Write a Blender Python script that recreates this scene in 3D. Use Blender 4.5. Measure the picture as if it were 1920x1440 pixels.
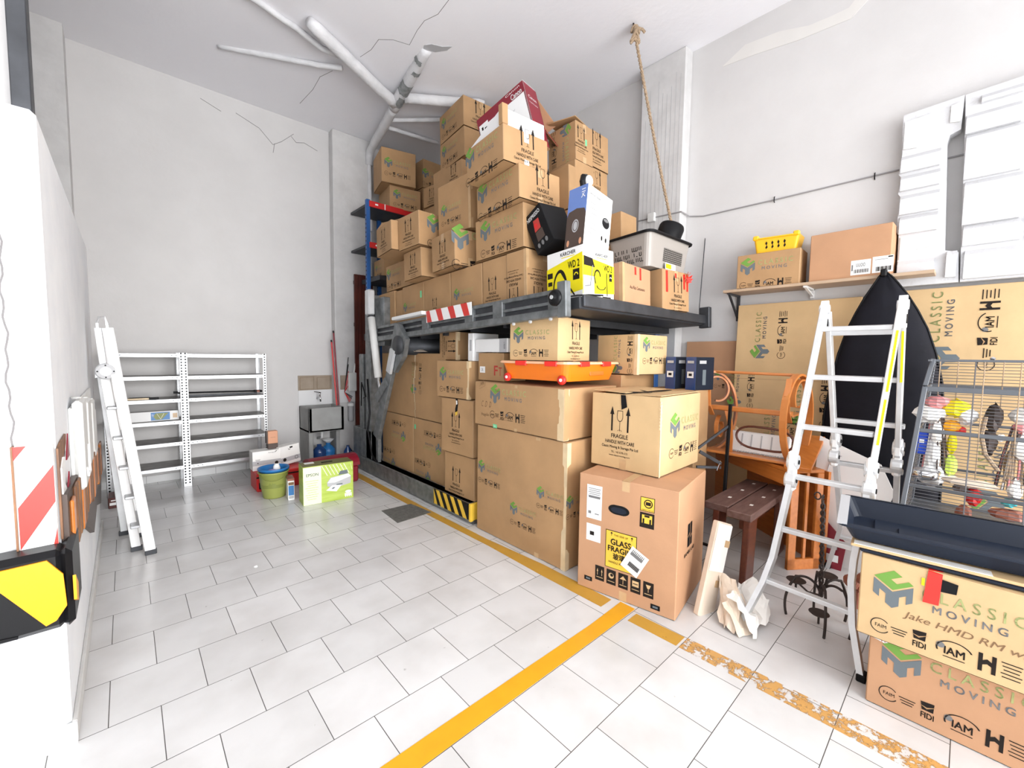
import bpy, math, random
from math import sin, cos, pi, radians
from mathutils import Vector, Matrix, noise

random.seed(7)
scn = bpy.context.scene
col = scn.collection
for o in list(bpy.data.objects):
    bpy.data.objects.remove(o)

# ------------------------------------------------------------------ camera
CAM_F = 788.3
cam_d = bpy.data.cameras.new('camera')
cam_d.sensor_width = 36.0
cam_d.lens = CAM_F / 1920 * 36.0
cam_d.clip_start = 0.02
cam = bpy.data.objects.new('camera', cam_d)
col.objects.link(cam)
_p, _y, _r = radians(3.82), radians(42.59), radians(-0.74)
_f = Vector((sin(_y) * cos(_p), cos(_y) * cos(_p), -sin(_p)))
_rt = Vector((cos(_y), -sin(_y), 0))
_dn = _f.cross(_rt)
_r2 = _rt * cos(_r) + _dn * sin(_r)
_d2 = _dn * cos(_r) - _rt * sin(_r)
cam.matrix_world = Matrix(((_r2.x, -_d2.x, -_f.x, 0), (_r2.y, -_d2.y, -_f.y, 0), (_r2.z, -_d2.z, -_f.z, 1.5), (0, 0, 0, 1)))
scn.camera = cam

# ------------------------------------------------------------------ light
w = bpy.data.worlds.new('daylight')
scn.world = w
w.use_nodes = True
w.node_tree.nodes['Background'].inputs[0].default_value = (0.93, 0.96, 1.0, 1)
w.node_tree.nodes['Background'].inputs[1].default_value = 3.2


def area(name, loc, rot, sx, sy, power, color=(1, 1, 1)):
    d = bpy.data.lights.new(name, 'AREA')
    d.shape = 'RECTANGLE'; d.size = sx; d.size_y = sy; d.energy = power; d.color = color
    o = bpy.data.objects.new(name, d)
    o.location = loc; o.rotation_euler = rot
    col.objects.link(o)
    return o


# daylight that enters through the open garage front behind the photographer
area('garage_opening_daylight', (2.6, -9.0, 2.2), (radians(90), 0, radians(3)), 9.0, 7.0, 900, (1.0, 0.99, 0.98))
sun_d = bpy.data.lights.new('soft_sun', 'SUN')
sun_d.energy = 0.25; sun_d.angle = radians(25); sun_d.color = (1, 0.97, 0.93)
sun = bpy.data.objects.new('soft_sun', sun_d)
sun.rotation_euler = (radians(62), 0, radians(-12))
col.objects.link(sun)

scn.view_settings.view_transform = 'Standard'
scn.view_settings.look = 'None'
scn.view_settings.gamma = 1.0
scn.view_settings.use_curve_mapping = False
scn.view_settings.exposure = 0.70

# ------------------------------------------------------------------ materials
MATS = {}


def mat(name, color, rough=0.6, metal=0.0, var=0.0, vscale=6.0, color2=None, emit=0.0, coat=0.0, bump=0.0, bscale=60.0, stretch=None, alpha=1.0, trans=0.0):
    if name in MATS:
        return MATS[name]
    m = bpy.data.materials.new(name)
    m.use_nodes = True
    nt = m.node_tree; n = nt.nodes; l = nt.links
    b = n['Principled BSDF']
    c = (*color, 1) if len(color) == 3 else color
    b.inputs['Base Color'].default_value = c
    b.inputs['Roughness'].default_value = rough
    b.inputs['Metallic'].default_value = metal
    if max(color[:3]) < 0.06 and not metal:
        b.inputs['Specular IOR Level'].default_value = 0.22
    if coat:
        b.inputs['Coat Weight'].default_value = coat
    if trans:
        b.inputs['Transmission Weight'].default_value = trans
    if alpha < 1:
        b.inputs['Alpha'].default_value = alpha
    if emit:
        b.inputs['Emission Color'].default_value = c
        b.inputs['Emission Strength'].default_value = emit
    tc = n.new('ShaderNodeTexCoord')
    vec = tc.outputs['Object']
    if stretch:
        mp = n.new('ShaderNodeMapping'); mp.inputs['Scale'].default_value = stretch
        l.new(vec, mp.inputs['Vector']); vec = mp.outputs['Vector']
    if var or color2:
        nz = n.new('ShaderNodeTexNoise'); nz.inputs['Scale'].default_value = vscale; nz.inputs['Detail'].default_value = 5
        l.new(vec, nz.inputs['Vector'])
        cr = n.new('ShaderNodeValToRGB')
        cr.color_ramp.elements[0].position = 0.3; cr.color_ramp.elements[1].position = 0.7
        a = color2 if color2 else tuple(x * (1 - var) for x in color)
        e = color if color2 else tuple(min(1, x * (1 + var)) for x in color)
        cr.color_ramp.elements[0].color = (*a[:3], 1); cr.color_ramp.elements[1].color = (*e[:3], 1)
        l.new(nz.outputs['Fac'], cr.inputs['Fac']); l.new(cr.outputs['Color'], b.inputs['Base Color'])
    if bump:
        nb = n.new('ShaderNodeTexNoise'); nb.inputs['Scale'].default_value = bscale; nb.inputs['Detail'].default_value = 4
        l.new(vec, nb.inputs['Vector'])
        bp = n.new('ShaderNodeBump'); bp.inputs['Strength'].default_value = bump; bp.inputs['Distance'].default_value = 0.01
        l.new(nb.outputs['Fac'], bp.inputs['Height']); l.new(bp.outputs['Normal'], b.inputs['Normal'])
    MATS[name] = m
    return m


mat('card', (0.43, 0.255, 0.12), 0.75, var=0.09, vscale=4, bump=0.15, bscale=25)
mat('card_pale', (0.60, 0.41, 0.21), 0.75, var=0.08, vscale=4, bump=0.15, bscale=25)
mat('card_red', (0.50, 0.275, 0.15), 0.75, var=0.07, vscale=4, bump=0.15, bscale=25)
mat('card_edge', (0.40, 0.25, 0.13), 0.8)
mat('card_in', (0.34, 0.21, 0.11), 0.85)
mat('tape_b', (0.52, 0.34, 0.18), 0.28, var=0.1, vscale=12)
mat('tape_light', (0.70, 0.54, 0.33), 0.3, var=0.1, vscale=12)
mat('tape_red', (0.80, 0.03, 0.02), 0.4)
mat('ink', (0.016, 0.012, 0.010), 0.8)
mat('ink_grey', (0.17, 0.17, 0.17), 0.7)
mat('ink_slate', (0.13, 0.155, 0.17), 0.7)
mat('ink_green', (0.15, 0.32, 0.05), 0.7)
mat('ink_pale_green', (0.36, 0.38, 0.15), 0.7)
mat('ink_red', (0.45, 0.04, 0.03), 0.7)
mat('ink_brown', (0.20, 0.11, 0.05), 0.7)
mat('label_white', (0.85, 0.85, 0.84), 0.5)
mat('label_grey', (0.45, 0.45, 0.46), 0.5)
mat('sticker_green', (0.16, 0.62, 0.30), 0.5)
mat('white', (0.86, 0.86, 0.85), 0.5)
mat('white_card', (0.84, 0.83, 0.80), 0.6, var=0.03)
mat('black', (0.005, 0.005, 0.006), 0.55)
mat('black_gloss', (0.006, 0.006, 0.007), 0.35)
mat('black_fabric', (0.005, 0.005, 0.009), 0.7, bump=0.4, bscale=9, var=0.3, vscale=5)
mat('yellow', (0.85, 0.72, 0.0), 0.45)
mat('warn_yellow', (0.85, 0.34, 0.0), 0.35)
mat('warn_yellow2', (0.78, 0.50, 0.05), 0.5, var=0.1)
mat('red', (0.62, 0.02, 0.02), 0.4)
mat('warn_red', (0.62, 0.03, 0.02), 0.35)
mat('crimson', (0.22, 0.006, 0.02), 0.4)
mat('blue_rack', (0.02, 0.10, 0.32), 0.4)
mat('box_blue', (0.13, 0.22, 0.52), 0.4)
mat('blue', (0.02, 0.16, 0.42), 0.35)
mat('galv', (0.27, 0.285, 0.29), 0.45, metal=0.65, color2=(0.15, 0.16, 0.165), vscale=14, bump=0.1)
mat('steel_dark', (0.06, 0.063, 0.07), 0.5, metal=0.5, var=0.25, vscale=8)
mat('deck_dark', (0.022, 0.024, 0.028), 0.6, metal=0.1, var=0.2, vscale=8)
mat('alu', (0.66, 0.67, 0.68), 0.4, metal=0.5, var=0.06, vscale=14)
mat('alu_white', (0.86, 0.86, 0.86), 0.4, metal=0.15, var=0.03)
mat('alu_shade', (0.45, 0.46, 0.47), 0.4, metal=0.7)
mat('shelf_steel', (0.56, 0.57, 0.58), 0.35, metal=0.6, var=0.12, vscale=20)
mat('shelf_top', (0.30, 0.29, 0.28), 0.5, metal=0.4, var=0.3, vscale=9)
mat('orange_plastic', (0.86, 0.20, 0.01), 0.3, coat=0.3)
mat('orange_lid', (0.88, 0.50, 0.30), 0.35)
mat('orange_wood', (0.62, 0.20, 0.035), 0.35, color2=(0.50, 0.145, 0.02), vscale=4, stretch=(1, 8, 8), coat=0.2)
mat('bent_wood', (0.66, 0.25, 0.07), 0.35, color2=(0.55, 0.18, 0.04), vscale=4, coat=0.3)
mat('dark_wood', (0.13, 0.035, 0.018), 0.35, color2=(0.08, 0.02, 0.012), vscale=3, stretch=(2, 14, 14), coat=0.2)
mat('dusty_wood', (0.17, 0.10, 0.085), 0.55, color2=(0.11, 0.055, 0.045), vscale=4, stretch=(2, 10, 10))
mat('red_wood', (0.11, 0.02, 0.012), 0.45, color2=(0.06, 0.012, 0.008), vscale=5)
mat('mel_shelf', (0.47, 0.34, 0.23), 0.5, var=0.06)
mat('foam', (0.62, 0.62, 0.63), 0.7, bump=0.25, bscale=90)
mat('foam_wall', (0.70, 0.70, 0.68), 0.6, var=0.04, bump=0.3, bscale=30)
mat('paper', (0.72, 0.60, 0.48), 0.8, var=0.06, vscale=9, bump=0.3, bscale=12)
mat('paper_white', (0.86, 0.83, 0.78), 0.8, var=0.03)
mat('concrete', (0.36, 0.36, 0.35), 0.8, color2=(0.28, 0.28, 0.27), vscale=5, bump=0.15)
mat('brown_tile', (0.36, 0.29, 0.22), 0.6, color2=(0.28, 0.22, 0.16), vscale=7)
mat('tile_white', (0.74, 0.74, 0.74), 0.3)
mat('navy_plastic', (0.014, 0.019, 0.032), 0.35)
mat('cage_grey', (0.12, 0.13, 0.145), 0.4, metal=0.3)
mat('cage_wire', (0.16, 0.16, 0.17), 0.35, metal=0.6)
mat('taupe', (0.36, 0.33, 0.30), 0.45)
mat('yellow_tray', (0.90, 0.50, 0.01), 0.4)
mat('olive', (0.30, 0.33, 0.08), 0.4)
mat('olive_dark', (0.20, 0.23, 0.05), 0.4)
mat('lime', (0.36, 0.48, 0.05), 0.45, color2=(0.48, 0.60, 0.12), vscale=5, stretch=(1, 1, 6))
mat('lime_pale', (0.78, 0.85, 0.58), 0.45)
mat('lime_dark', (0.16, 0.15, 0.04), 0.5)
mat('copper', (0.62, 0.30, 0.17), 0.45)
mat('dark_brown', (0.07, 0.045, 0.035), 0.5)
mat('rope', (0.36, 0.26, 0.17), 0.9, var=0.25, vscale=60, bump=0.4)
mat('iron', (0.045, 0.032, 0.028), 0.6, metal=0.4, var=0.3)
mat('grate', (0.16, 0.16, 0.15), 0.6, metal=0.3, var=0.25, vscale=30)
mat('crack', (0.20, 0.19, 0.19), 0.9)
mat('paint_patch', (0.70, 0.68, 0.65), 0.85, var=0.02)
mat('pipe', (0.74, 0.73, 0.74), 0.6, color2=(0.60, 0.60, 0.61), vscale=7, bump=0.6, bscale=25)
mat('pipe_chip', (0.16, 0.17, 0.17), 0.7, color2=(0.30, 0.31, 0.31), vscale=25)
mat('cable_grey', (0.30, 0.29, 0.29), 0.6)
mat('water_blue', (0.02, 0.06, 0.20), 0.15, coat=0.5)
mat('chrome', (0.75, 0.75, 0.76), 0.15, metal=1.0)
mat('purple', (0.35, 0.32, 0.65), 0.5)
mat('skirting', (0.62, 0.61, 0.59), 0.6, var=0.06, vscale=12)
mat('slat_wood', (0.33, 0.15, 0.06), 0.5, color2=(0.10, 0.045, 0.025), vscale=6, stretch=(1, 6, 1))
mat('pink', (0.80, 0.30, 0.30), 0.6)
mat('turquoise', (0.05, 0.55, 0.60), 0.4)
mat('lime_toy', (0.60, 0.75, 0.10), 0.5)
mat('bright_blue', (0.02, 0.08, 0.62), 0.4)
mat('rose_leaf', (0.30, 0.10, 0.06), 0.5)


def wall_material(name, c1, c2, scale=1.2):
    m = bpy.data.materials.new(name); m.use_nodes = True
    n = m.node_tree.nodes; l = m.node_tree.links; b = n['Principled BSDF']
    b.inputs['Roughness'].default_value = 0.85
    g = n.new('ShaderNodeNewGeometry')
    nz = n.new('ShaderNodeTexNoise'); nz.inputs['Scale'].default_value = scale; nz.inputs['Detail'].default_value = 6; nz.inputs['Roughness'].default_value = 0.6
    l.new(g.outputs['Position'], nz.inputs['Vector'])
    cr = n.new('ShaderNodeValToRGB'); cr.color_ramp.elements[0].position = 0.32; cr.color_ramp.elements[1].position = 0.68
    cr.color_ramp.elements[0].color = (*c1, 1); cr.color_ramp.elements[1].color = (*c2, 1)
    l.new(nz.outputs['Fac'], cr.inputs['Fac'])
    n2 = n.new('ShaderNodeTexNoise'); n2.inputs['Scale'].default_value = 16; n2.inputs['Detail'].default_value = 5
    l.new(g.outputs['Position'], n2.inputs['Vector'])
    bp = n.new('ShaderNodeBump'); bp.inputs['Strength'].default_value = 0.25; bp.inputs['Distance'].default_value = 0.01
    l.new(n2.outputs['Fac'], bp.inputs['Height']); l.new(bp.outputs['Normal'], b.inputs['Normal'])
    l.new(cr.outputs['Color'], b.inputs['Base Color'])
    MATS[name] = m
    return m


wall_material('wall_paint', (0.60, 0.585, 0.575), (0.66, 0.645, 0.635))
wall_material('wall_rough', (0.57, 0.56, 0.55), (0.66, 0.65, 0.64), 5)
wall_material('ceiling_paint', (0.84, 0.83, 0.86), (0.88, 0.87, 0.89), 0.7)
wall_material('wall_white', (0.78, 0.80, 0.83), (0.88, 0.89, 0.90), 2.5)

TILE = 0.3245


def floor_material():
    m = bpy.data.materials.new('floor_tiles'); m.use_nodes = True
    n = m.node_tree.nodes; l = m.node_tree.links; b = n['Principled BSDF']
    g = n.new('ShaderNodeNewGeometry')
    mp = n.new('ShaderNodeMapping')
    mp.inputs['Location'].default_value = (-0.384 + 40 * TILE, -1.590 + 40 * TILE, 0)
    l.new(g.outputs['Position'], mp.inputs['Vector'])
    br = n.new('ShaderNodeTexBrick')
    br.offset = 0.5; br.offset_frequency = 2; br.squash = 1.0
    br.inputs['Scale'].default_value = 1.0
    br.inputs['Brick Width'].default_value = TILE; br.inputs['Row Height'].default_value = TILE
    br.inputs['Mortar Size'].default_value = 0.0017; br.inputs['Mortar Smooth'].default_value = 0.1
    br.inputs['Bias'].default_value = 0
    br.inputs['Color1'].default_value = (0.67, 0.665, 0.66, 1); br.inputs['Color2'].default_value = (0.74, 0.735, 0.73, 1)
    br.inputs['Mortar'].default_value = (0.10, 0.095, 0.09, 1)
    l.new(mp.outputs['Vector'], br.inputs['Vector'])
    nz = n.new('ShaderNodeTexNoise'); nz.inputs['Scale'].default_value = 3.0; nz.inputs['Detail'].default_value = 8
    l.new(g.outputs['Position'], nz.inputs['Vector'])
    cr = n.new('ShaderNodeValToRGB'); cr.color_ramp.elements[0].color = (0.86, 0.85, 0.84, 1); cr.color_ramp.elements[1].color = (1, 1, 1, 1)
    cr.color_ramp.elements[0].position = 0.3; cr.color_ramp.elements[1].position = 0.6
    l.new(nz.outputs['Fac'], cr.inputs['Fac'])
    mx = n.new('ShaderNodeMixRGB'); mx.blend_type = 'MULTIPLY'; mx.inputs['Fac'].default_value = 1
    l.new(br.outputs['Color'], mx.inputs['Color1']); l.new(cr.outputs['Color'], mx.inputs['Color2'])
    # small dark dirt specks
    n3 = n.new('ShaderNodeTexNoise'); n3.inputs['Scale'].default_value = 22; n3.inputs['Detail'].default_value = 2
    l.new(g.outputs['Position'], n3.inputs['Vector'])
    c3 = n.new('ShaderNodeValToRGB'); c3.color_ramp.elements[0].position = 0.75; c3.color_ramp.elements[1].position = 0.80
    c3.color_ramp.elements[0].color = (0, 0, 0, 1); c3.color_ramp.elements[1].color = (0.5, 0.5, 0.5, 1)
    l.new(n3.outputs['Fac'], c3.inputs['Fac'])
    m2 = n.new('ShaderNodeMixRGB'); m2.inputs['Color2'].default_value = (0.2, 0.19, 0.18, 1)
    l.new(c3.outputs['Color'], m2.inputs['Fac']); l.new(mx.outputs['Color'], m2.inputs['Color1'])
    l.new(m2.outputs['Color'], b.inputs['Base Color'])
    b.inputs['Roughness'].default_value = 0.22
    b.inputs['Specular IOR Level'].default_value = 0.5
    bp = n.new('ShaderNodeBump'); bp.inputs['Strength'].default_value = 0.35; bp.inputs['Distance'].default_value = 0.004; bp.invert = True
    l.new(br.outputs['Fac'], bp.inputs['Height']); l.new(bp.outputs['Normal'], b.inputs['Normal'])
    MATS['floor_tiles'] = m


floor_material()


def paint_material(name, color, lo, hi, scale=14):
    """floor paint that has worn off in patches"""
    m = bpy.data.materials.new(name); m.use_nodes = True
    n = m.node_tree.nodes; l = m.node_tree.links; b = n['Principled BSDF']
    out = n['Material Output']
    b.inputs['Roughness'].default_value = 0.4
    g = n.new('ShaderNodeNewGeometry')
    nz = n.new('ShaderNodeTexNoise'); nz.inputs['Scale'].default_value = scale; nz.inputs['Detail'].default_value = 9; nz.inputs['Roughness'].default_value = 0.7
    l.new(g.outputs['Position'], nz.inputs['Vector'])
    cr = n.new('ShaderNodeValToRGB'); cr.color_ramp.elements[0].position = lo; cr.color_ramp.elements[1].position = hi
    l.new(nz.outputs['Fac'], cr.inputs['Fac'])
    n2 = n.new('ShaderNodeTexNoise'); n2.inputs['Scale'].default_value = 9; n2.inputs['Detail'].default_value = 6
    l.new(g.outputs['Position'], n2.inputs['Vector'])
    c2 = n.new('ShaderNodeValToRGB'); c2.color_ramp.elements[0].color = (*[x * 0.8 for x in color], 1); c2.color_ramp.elements[1].color = (*color, 1)
    l.new(n2.outputs['Fac'], c2.inputs['Fac']); l.new(c2.outputs['Color'], b.inputs['Base Color'])
    t = n.new('ShaderNodeBsdfTransparent'); mx = n.new('ShaderNodeMixShader')
    l.new(cr.outputs['Color'], mx.inputs['Fac']); l.new(t.outputs[0], mx.inputs[1]); l.new(b.outputs[0], mx.inputs[2])
    l.new(mx.outputs[0], out.inputs['Surface'])
    MATS[name] = m


paint_material('floor_orange', (0.85, 0.40, 0.015), 0.26, 0.30, 20)
paint_material('floor_ochre', (0.62, 0.34, 0.05), 0.30, 0.36, 20)
paint_material('floor_worn', (0.66, 0.36, 0.11), 0.46, 0.52, 16)

# ------------------------------------------------------------------ mesh builder


class MB:
    def __init__(s):
        s.v = []; s.f = []; s.m = []; s.names = []

    def mi(s, m):
        if m not in s.names:
            s.names.append(m)
        return s.names.index(m)

    def add(s, vs, fs, m, M=None):
        k = len(s.v)
        if M is not None:
            vs = [M @ Vector(p) for p in vs]
        s.v += [tuple(p) for p in vs]
        i = s.mi(m)
        for f in fs:
            s.f.append(tuple(k + a for a in f)); s.m.append(i)
        return s

    def box(s, lo, hi, m, M=None, bev=0.0):
        x0, y0, z0 = lo; x1, y1, z1 = hi
        if x0 > x1: x0, x1 = x1, x0
        if y0 > y1: y0, y1 = y1, y0
        if z0 > z1: z0, z1 = z1, z0
        if not bev:
            vs = [(x0, y0, z0), (x1, y0, z0), (x1, y1, z0), (x0, y1, z0), (x0, y0, z1), (x1, y0, z1), (x1, y1, z1), (x0, y1, z1)]
            fs = [(0, 3, 2, 1), (4, 5, 6, 7), (0, 1, 5, 4), (1, 2, 6, 5), (2, 3, 7, 6), (3, 0, 4, 7)]
            return s.add(vs, fs, m, M)
        b = min(bev, (x1 - x0) / 2.01, (y1 - y0) / 2.01, (z1 - z0) / 2.01)
        vs = []
        for cx, sx in ((x0, 1), (x1, -1)):
            for cy, sy in ((y0, 1), (y1, -1)):
                for cz, sz in ((z0, 1), (z1, -1)):
                    vs += [(cx, cy + sy * b, cz + sz * b), (cx + sx * b, cy, cz + sz * b), (cx + sx * b, cy + sy * b, cz)]
        def i(a, bb, c, k): return (a * 4 + bb * 2 + c) * 3 + k
        fs = []
        for a in (0, 1):
            q = [i(a, 0, 0, 0), i(a, 1, 0, 0), i(a, 1, 1, 0), i(a, 0, 1, 0)]; fs.append(q if a else q[::-1])
            q = [i(0, a, 0, 1), i(1, a, 0, 1), i(1, a, 1, 1), i(0, a, 1, 1)]; fs.append(q[::-1] if a else q)
            q = [i(0, 0, a, 2), i(1, 0, a, 2), i(1, 1, a, 2), i(0, 1, a, 2)]; fs.append(q if a else q[::-1])
        for a in (0, 1):
            for c in (0, 1):
                fs.append([i(a, c, 0, 0), i(a, c, 1, 0), i(a, c, 1, 1), i(a, c, 0, 1)])
                fs.append([i(a, 0, c, 0), i(a, 1, c, 0), i(a, 1, c, 2), i(a, 0, c, 2)])
                fs.append([i(0, a, c, 1), i(1, a, c, 1), i(1, a, c, 2), i(0, a, c, 2)])
                for d in (0, 1):
                    fs.append([i(a, c, d, 0), i(a, c, d, 1), i(a, c, d, 2)])
        return s.add(vs, fs, m, M)

    def prism(s, pts, d, m, M=None, mside=None):
        """outline pts (x, y) extruded along z by d"""
        n = len(pts)
        vs = [(x, y, 0) for x, y in pts] + [(x, y, d) for x, y in pts]
        from mathutils.geometry import tessellate_polygon
        tr = tessellate_polygon([[Vector((x, y, 0)) for x, y in pts]])
        s.add(vs, [tuple(reversed(t)) for t in tr] + [tuple(a + n for a in t) for t in tr], m, M)
        s.add(vs, [(i, (i + 1) % n, n + (i + 1) % n, n + i) for i in range(n)], mside or m, M)
        return s

    def tube(s, path, r, m, seg=8, closed=False, M=None, caps=True, flat=None):
        """flat=(a, b): rectangular section a wide along 'up' and b thick"""
        P = [Vector(p) for p in path]; n = len(P)
        rs = r if isinstance(r, (list, tuple)) else [r] * n
        vs = []; prev = None
        for i, p in enumerate(P):
            if closed:
                t = (P[(i + 1) % n] - P[i - 1])
            else:
                t = (P[min(i + 1, n - 1)] - P[max(i - 1, 0)])
            t.normalize()
            if prev is None:
                u = Vector((0, 0, 1)) if abs(t.z) < 0.9 else Vector((1, 0, 0))
                u = (u - t * u.dot(t)).normalized()
            else:
                u = (prev - t * prev.dot(t)).normalized()
            prev = u; v = t.cross(u)
            for k in range(seg):
                a = 2 * pi * k / seg
                vs.append(p + (u * cos(a) + v * sin(a)) * rs[i])
        fs = []
        for i in range(n if closed else n - 1):
            j = (i + 1) % n
            for k in range(seg):
                fs.append((i * seg + k, i * seg + (k + 1) % seg, j * seg + (k + 1) % seg, j * seg + k))
        if caps and not closed:
            fs.append(tuple(range(seg))[::-1]); fs.append(tuple((n - 1) * seg + k for k in range(seg)))
        return s.add(vs, fs, m, M)

    def band(s, path, wid, th, axis, m, closed=False, M=None):
        """flat strip: width wid along the fixed axis, thickness th across"""
        P = [Vector(p) for p in path]; n = len(P); A = Vector(axis).normalized(); vs = []
        for i, p in enumerate(P):
            t = (P[(i + 1) % n] - P[i - 1]) if closed else (P[min(i + 1, n - 1)] - P[max(i - 1, 0)])
            t.normalize(); nn = t.cross(A).normalized()
            for a, b in ((-1, -1), (1, -1), (1, 1), (-1, 1)):
                vs.append(p + A * (a * wid / 2) + nn * (b * th / 2))
        fs = []
        for i in range(n if closed else n - 1):
            j = (i + 1) % n
            for k in range(4):
                fs.append((i * 4 + k, i * 4 + (k + 1) % 4, j * 4 + (k + 1) % 4, j * 4 + k))
        if not closed:
            fs.append((3, 2, 1, 0)); fs.append(tuple((n - 1) * 4 + k for k in range(4)))
        return s.add(vs, fs, m, M)

    def beam(s, p, q, a, b, m, up=(0, 0, 1)):
        """rectangular bar from p to q; a across, b along up"""
        p = Vector(p); q = Vector(q); t = (q - p); L = t.length; t.normalize()
        u = Vector(up); u = (u - t * u.dot(t))
        if u.length < 1e-4:
            u = Vector((1, 0, 0)); u = u - t * u.dot(t)
        u.normalize(); v = u.cross(t).normalized()
        M = Matrix((( t.x, v.x, u.x, p.x), (t.y, v.y, u.y, p.y), (t.z, v.z, u.z, p.z), (0, 0, 0, 1)))
        return s.box((0, -a / 2, -b / 2), (L, a / 2, b / 2), m, M, bev=min(a, b) * 0.12)

    def lathe(s, prof, m, seg=24, M=None):
        vs = []; n = len(prof)
        for r, z in prof:
            for k in range(seg):
                a = 2 * pi * k / seg; vs.append((r * cos(a), r * sin(a), z))
        fs = []
        for i in range(n - 1):
            for k in range(seg):
                fs.append((i * seg + k, i * seg + (k + 1) % seg, (i + 1) * seg + (k + 1) % seg, (i + 1) * seg + k))
        return s.add(vs, fs, m, M)

    def build(s, name, parent=None, M=None, smooth=False):
        me = bpy.data.meshes.new(name)
        me.from_pydata(s.v, [], s.f)
        for n_ in s.names:
            me.materials.append(MATS[n_])
        me.polygons.foreach_set('material_index', s.m)
        if smooth:
            me.polygons.foreach_set('use_smooth', [True] * len(me.polygons))
        me.update()
        o = bpy.data.objects.new(name, me); col.objects.link(o)
        if parent is not None:
            o.parent = parent
        if M is not None:
            o.matrix_local = M
        return o


def tag(o, label, cat, group=None, kind=None):
    o['label'] = label; o['category'] = cat
    if group: o['group'] = group
    if kind: o['kind'] = kind
    return o


def struct(o):
    o['kind'] = 'structure'
    return o


def empty(name, M, label, cat, group=None):
    o = bpy.data.objects.new(name, None); col.objects.link(o)
    o.empty_display_size = 0.1
    o.matrix_world = M
    return tag(o, label, cat, group)


def plab(o, label):
    o['label'] = label
    return o


T_ = Matrix.Translation
def RZ(a): return Matrix.Rotation(radians(a), 4, 'Z')
def RX(a): return Matrix.Rotation(radians(a), 4, 'X')
def RY(a): return Matrix.Rotation(radians(a), 4, 'Y')
I4 = Matrix.Identity(4)
DECK = T_((0, 1.88, 1.85)) @ RX(-2.5)

# ------------------------------------------------------------------ lettering
_tc = {}


def glyphs(txt, bold=0.0, space=1.0):
    k = (txt, bold, space)
    if k in _tc:
        return _tc[k]
    cu = bpy.data.curves.new('t', 'FONT'); cu.body = txt; cu.resolution_u = 3
    cu.offset = bold; cu.space_character = space
    o = bpy.data.objects.new('t', cu); col.objects.link(o)
    bpy.context.view_layer.update()
    ev = o.evaluated_get(bpy.context.evaluated_depsgraph_get())
    me = ev.to_mesh()
    vs = [(v.co.x, v.co.y) for v in me.vertices]; fs = [tuple(p.vertices) for p in me.polygons]
    ev.to_mesh_clear()
    bpy.data.objects.remove(o); bpy.data.curves.remove(cu)
    if vs:
        x0 = min(v[0] for v in vs); x1 = max(v[0] for v in vs); y0 = min(v[1] for v in vs); y1 = max(v[1] for v in vs)
        sx = x1 - x0 or 1; sy = y1 - y0 or 1
        vs = [((x - x0) / sx - 0.5, (y - y0) / sy - 0.5) for x, y in vs]
    _tc[k] = (vs, fs)
    return _tc[k]


class Art:
    """flat artwork in 2D: list of (verts, faces, material, layer)"""
    def __init__(s): s.it = []
    def poly(s, pts, m, layer=0):
        from mathutils.geometry import tessellate_polygon
        tr = tessellate_polygon([[Vector((x, y, 0)) for x, y in pts]])
        s.it.append(([tuple(p) for p in pts], [tuple(t) for t in tr], m, layer)); return s
    def rect(s, cx, cy, w, h, m, layer=0, rot=0):
        c, n = cos(radians(rot)), sin(radians(rot))
        pts = [(-w / 2, -h / 2), (w / 2, -h / 2), (w / 2, h / 2), (-w / 2, h / 2)]
        s.it.append(([(cx + x * c - y * n, cy + x * n + y * c) for x, y in pts], [(0, 1, 2, 3)], m, layer)); return s
    def text(s, t, cx, cy, w, h, m, bold=0.0, space=1.0, layer=0, rot=0, shear=0):
        vs, fs = glyphs(t, 0.0, space)
        c, n = cos(radians(rot)), sin(radians(rot))
        out = []
        for x, y in vs:
            x, y = x * w + y * h * shear, y * h
            out.append((cx + x * c - y * n, cy + x * n + y * c))
        s.it.append((out, fs, m, layer))
        if bold >= 0.012:
            d = h * bold * 2.2
            s.it.append(([(x + d * c, y + d * n) for x, y in out], fs, m, layer)); s.it.append(([(x + d * n, y + d * c) for x, y in out], fs, m, layer))
        return s
    def ring(s, cx, cy, r, t, m, a0=0, a1=360, layer=0, sy=1.0, n=20):
        vs = []; fs = []
        for i in range(n + 1):
            a = radians(a0 + (a1 - a0) * i / n)
            vs += [(cx + r * cos(a), cy + r * sin(a) * sy), (cx + (r - t) * cos(a), cy + (r - t) * sin(a) * sy)]
            if i: fs.append((2 * i - 2, 2 * i, 2 * i + 1, 2 * i - 1))
        s.it.append((vs, fs, m, layer)); return s
    def disc(s, cx, cy, r, m, layer=0, sy=1.0, n=18):
        return s.poly([(cx + r * cos(2 * pi * i / n), cy + r * sy * sin(2 * pi * i / n)) for i in range(n)], m, layer)
    def line(s, pts, t, m, layer=0):
        for (x0, y0), (x1, y1) in zip(pts, pts[1:]):
            L = math.hypot(x1 - x0, y1 - y0)
            s.rect((x0 + x1) / 2, (y0 + y1) / 2, L + t * 0.6, t, m, layer, math.degrees(math.atan2(y1 - y0, x1 - x0)))
        return s
    def put(s, other, cx, cy, sc, rot=0, layer=0):
        c, n = cos(radians(rot)), sin(radians(rot))
        for vs, fs, m, ly in other.it:
            s.it.append(([(cx + (x * c - y * n) * sc, cy + (x * n + y * c) * sc) for x, y in vs], fs, m, ly + layer))
        return s


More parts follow.
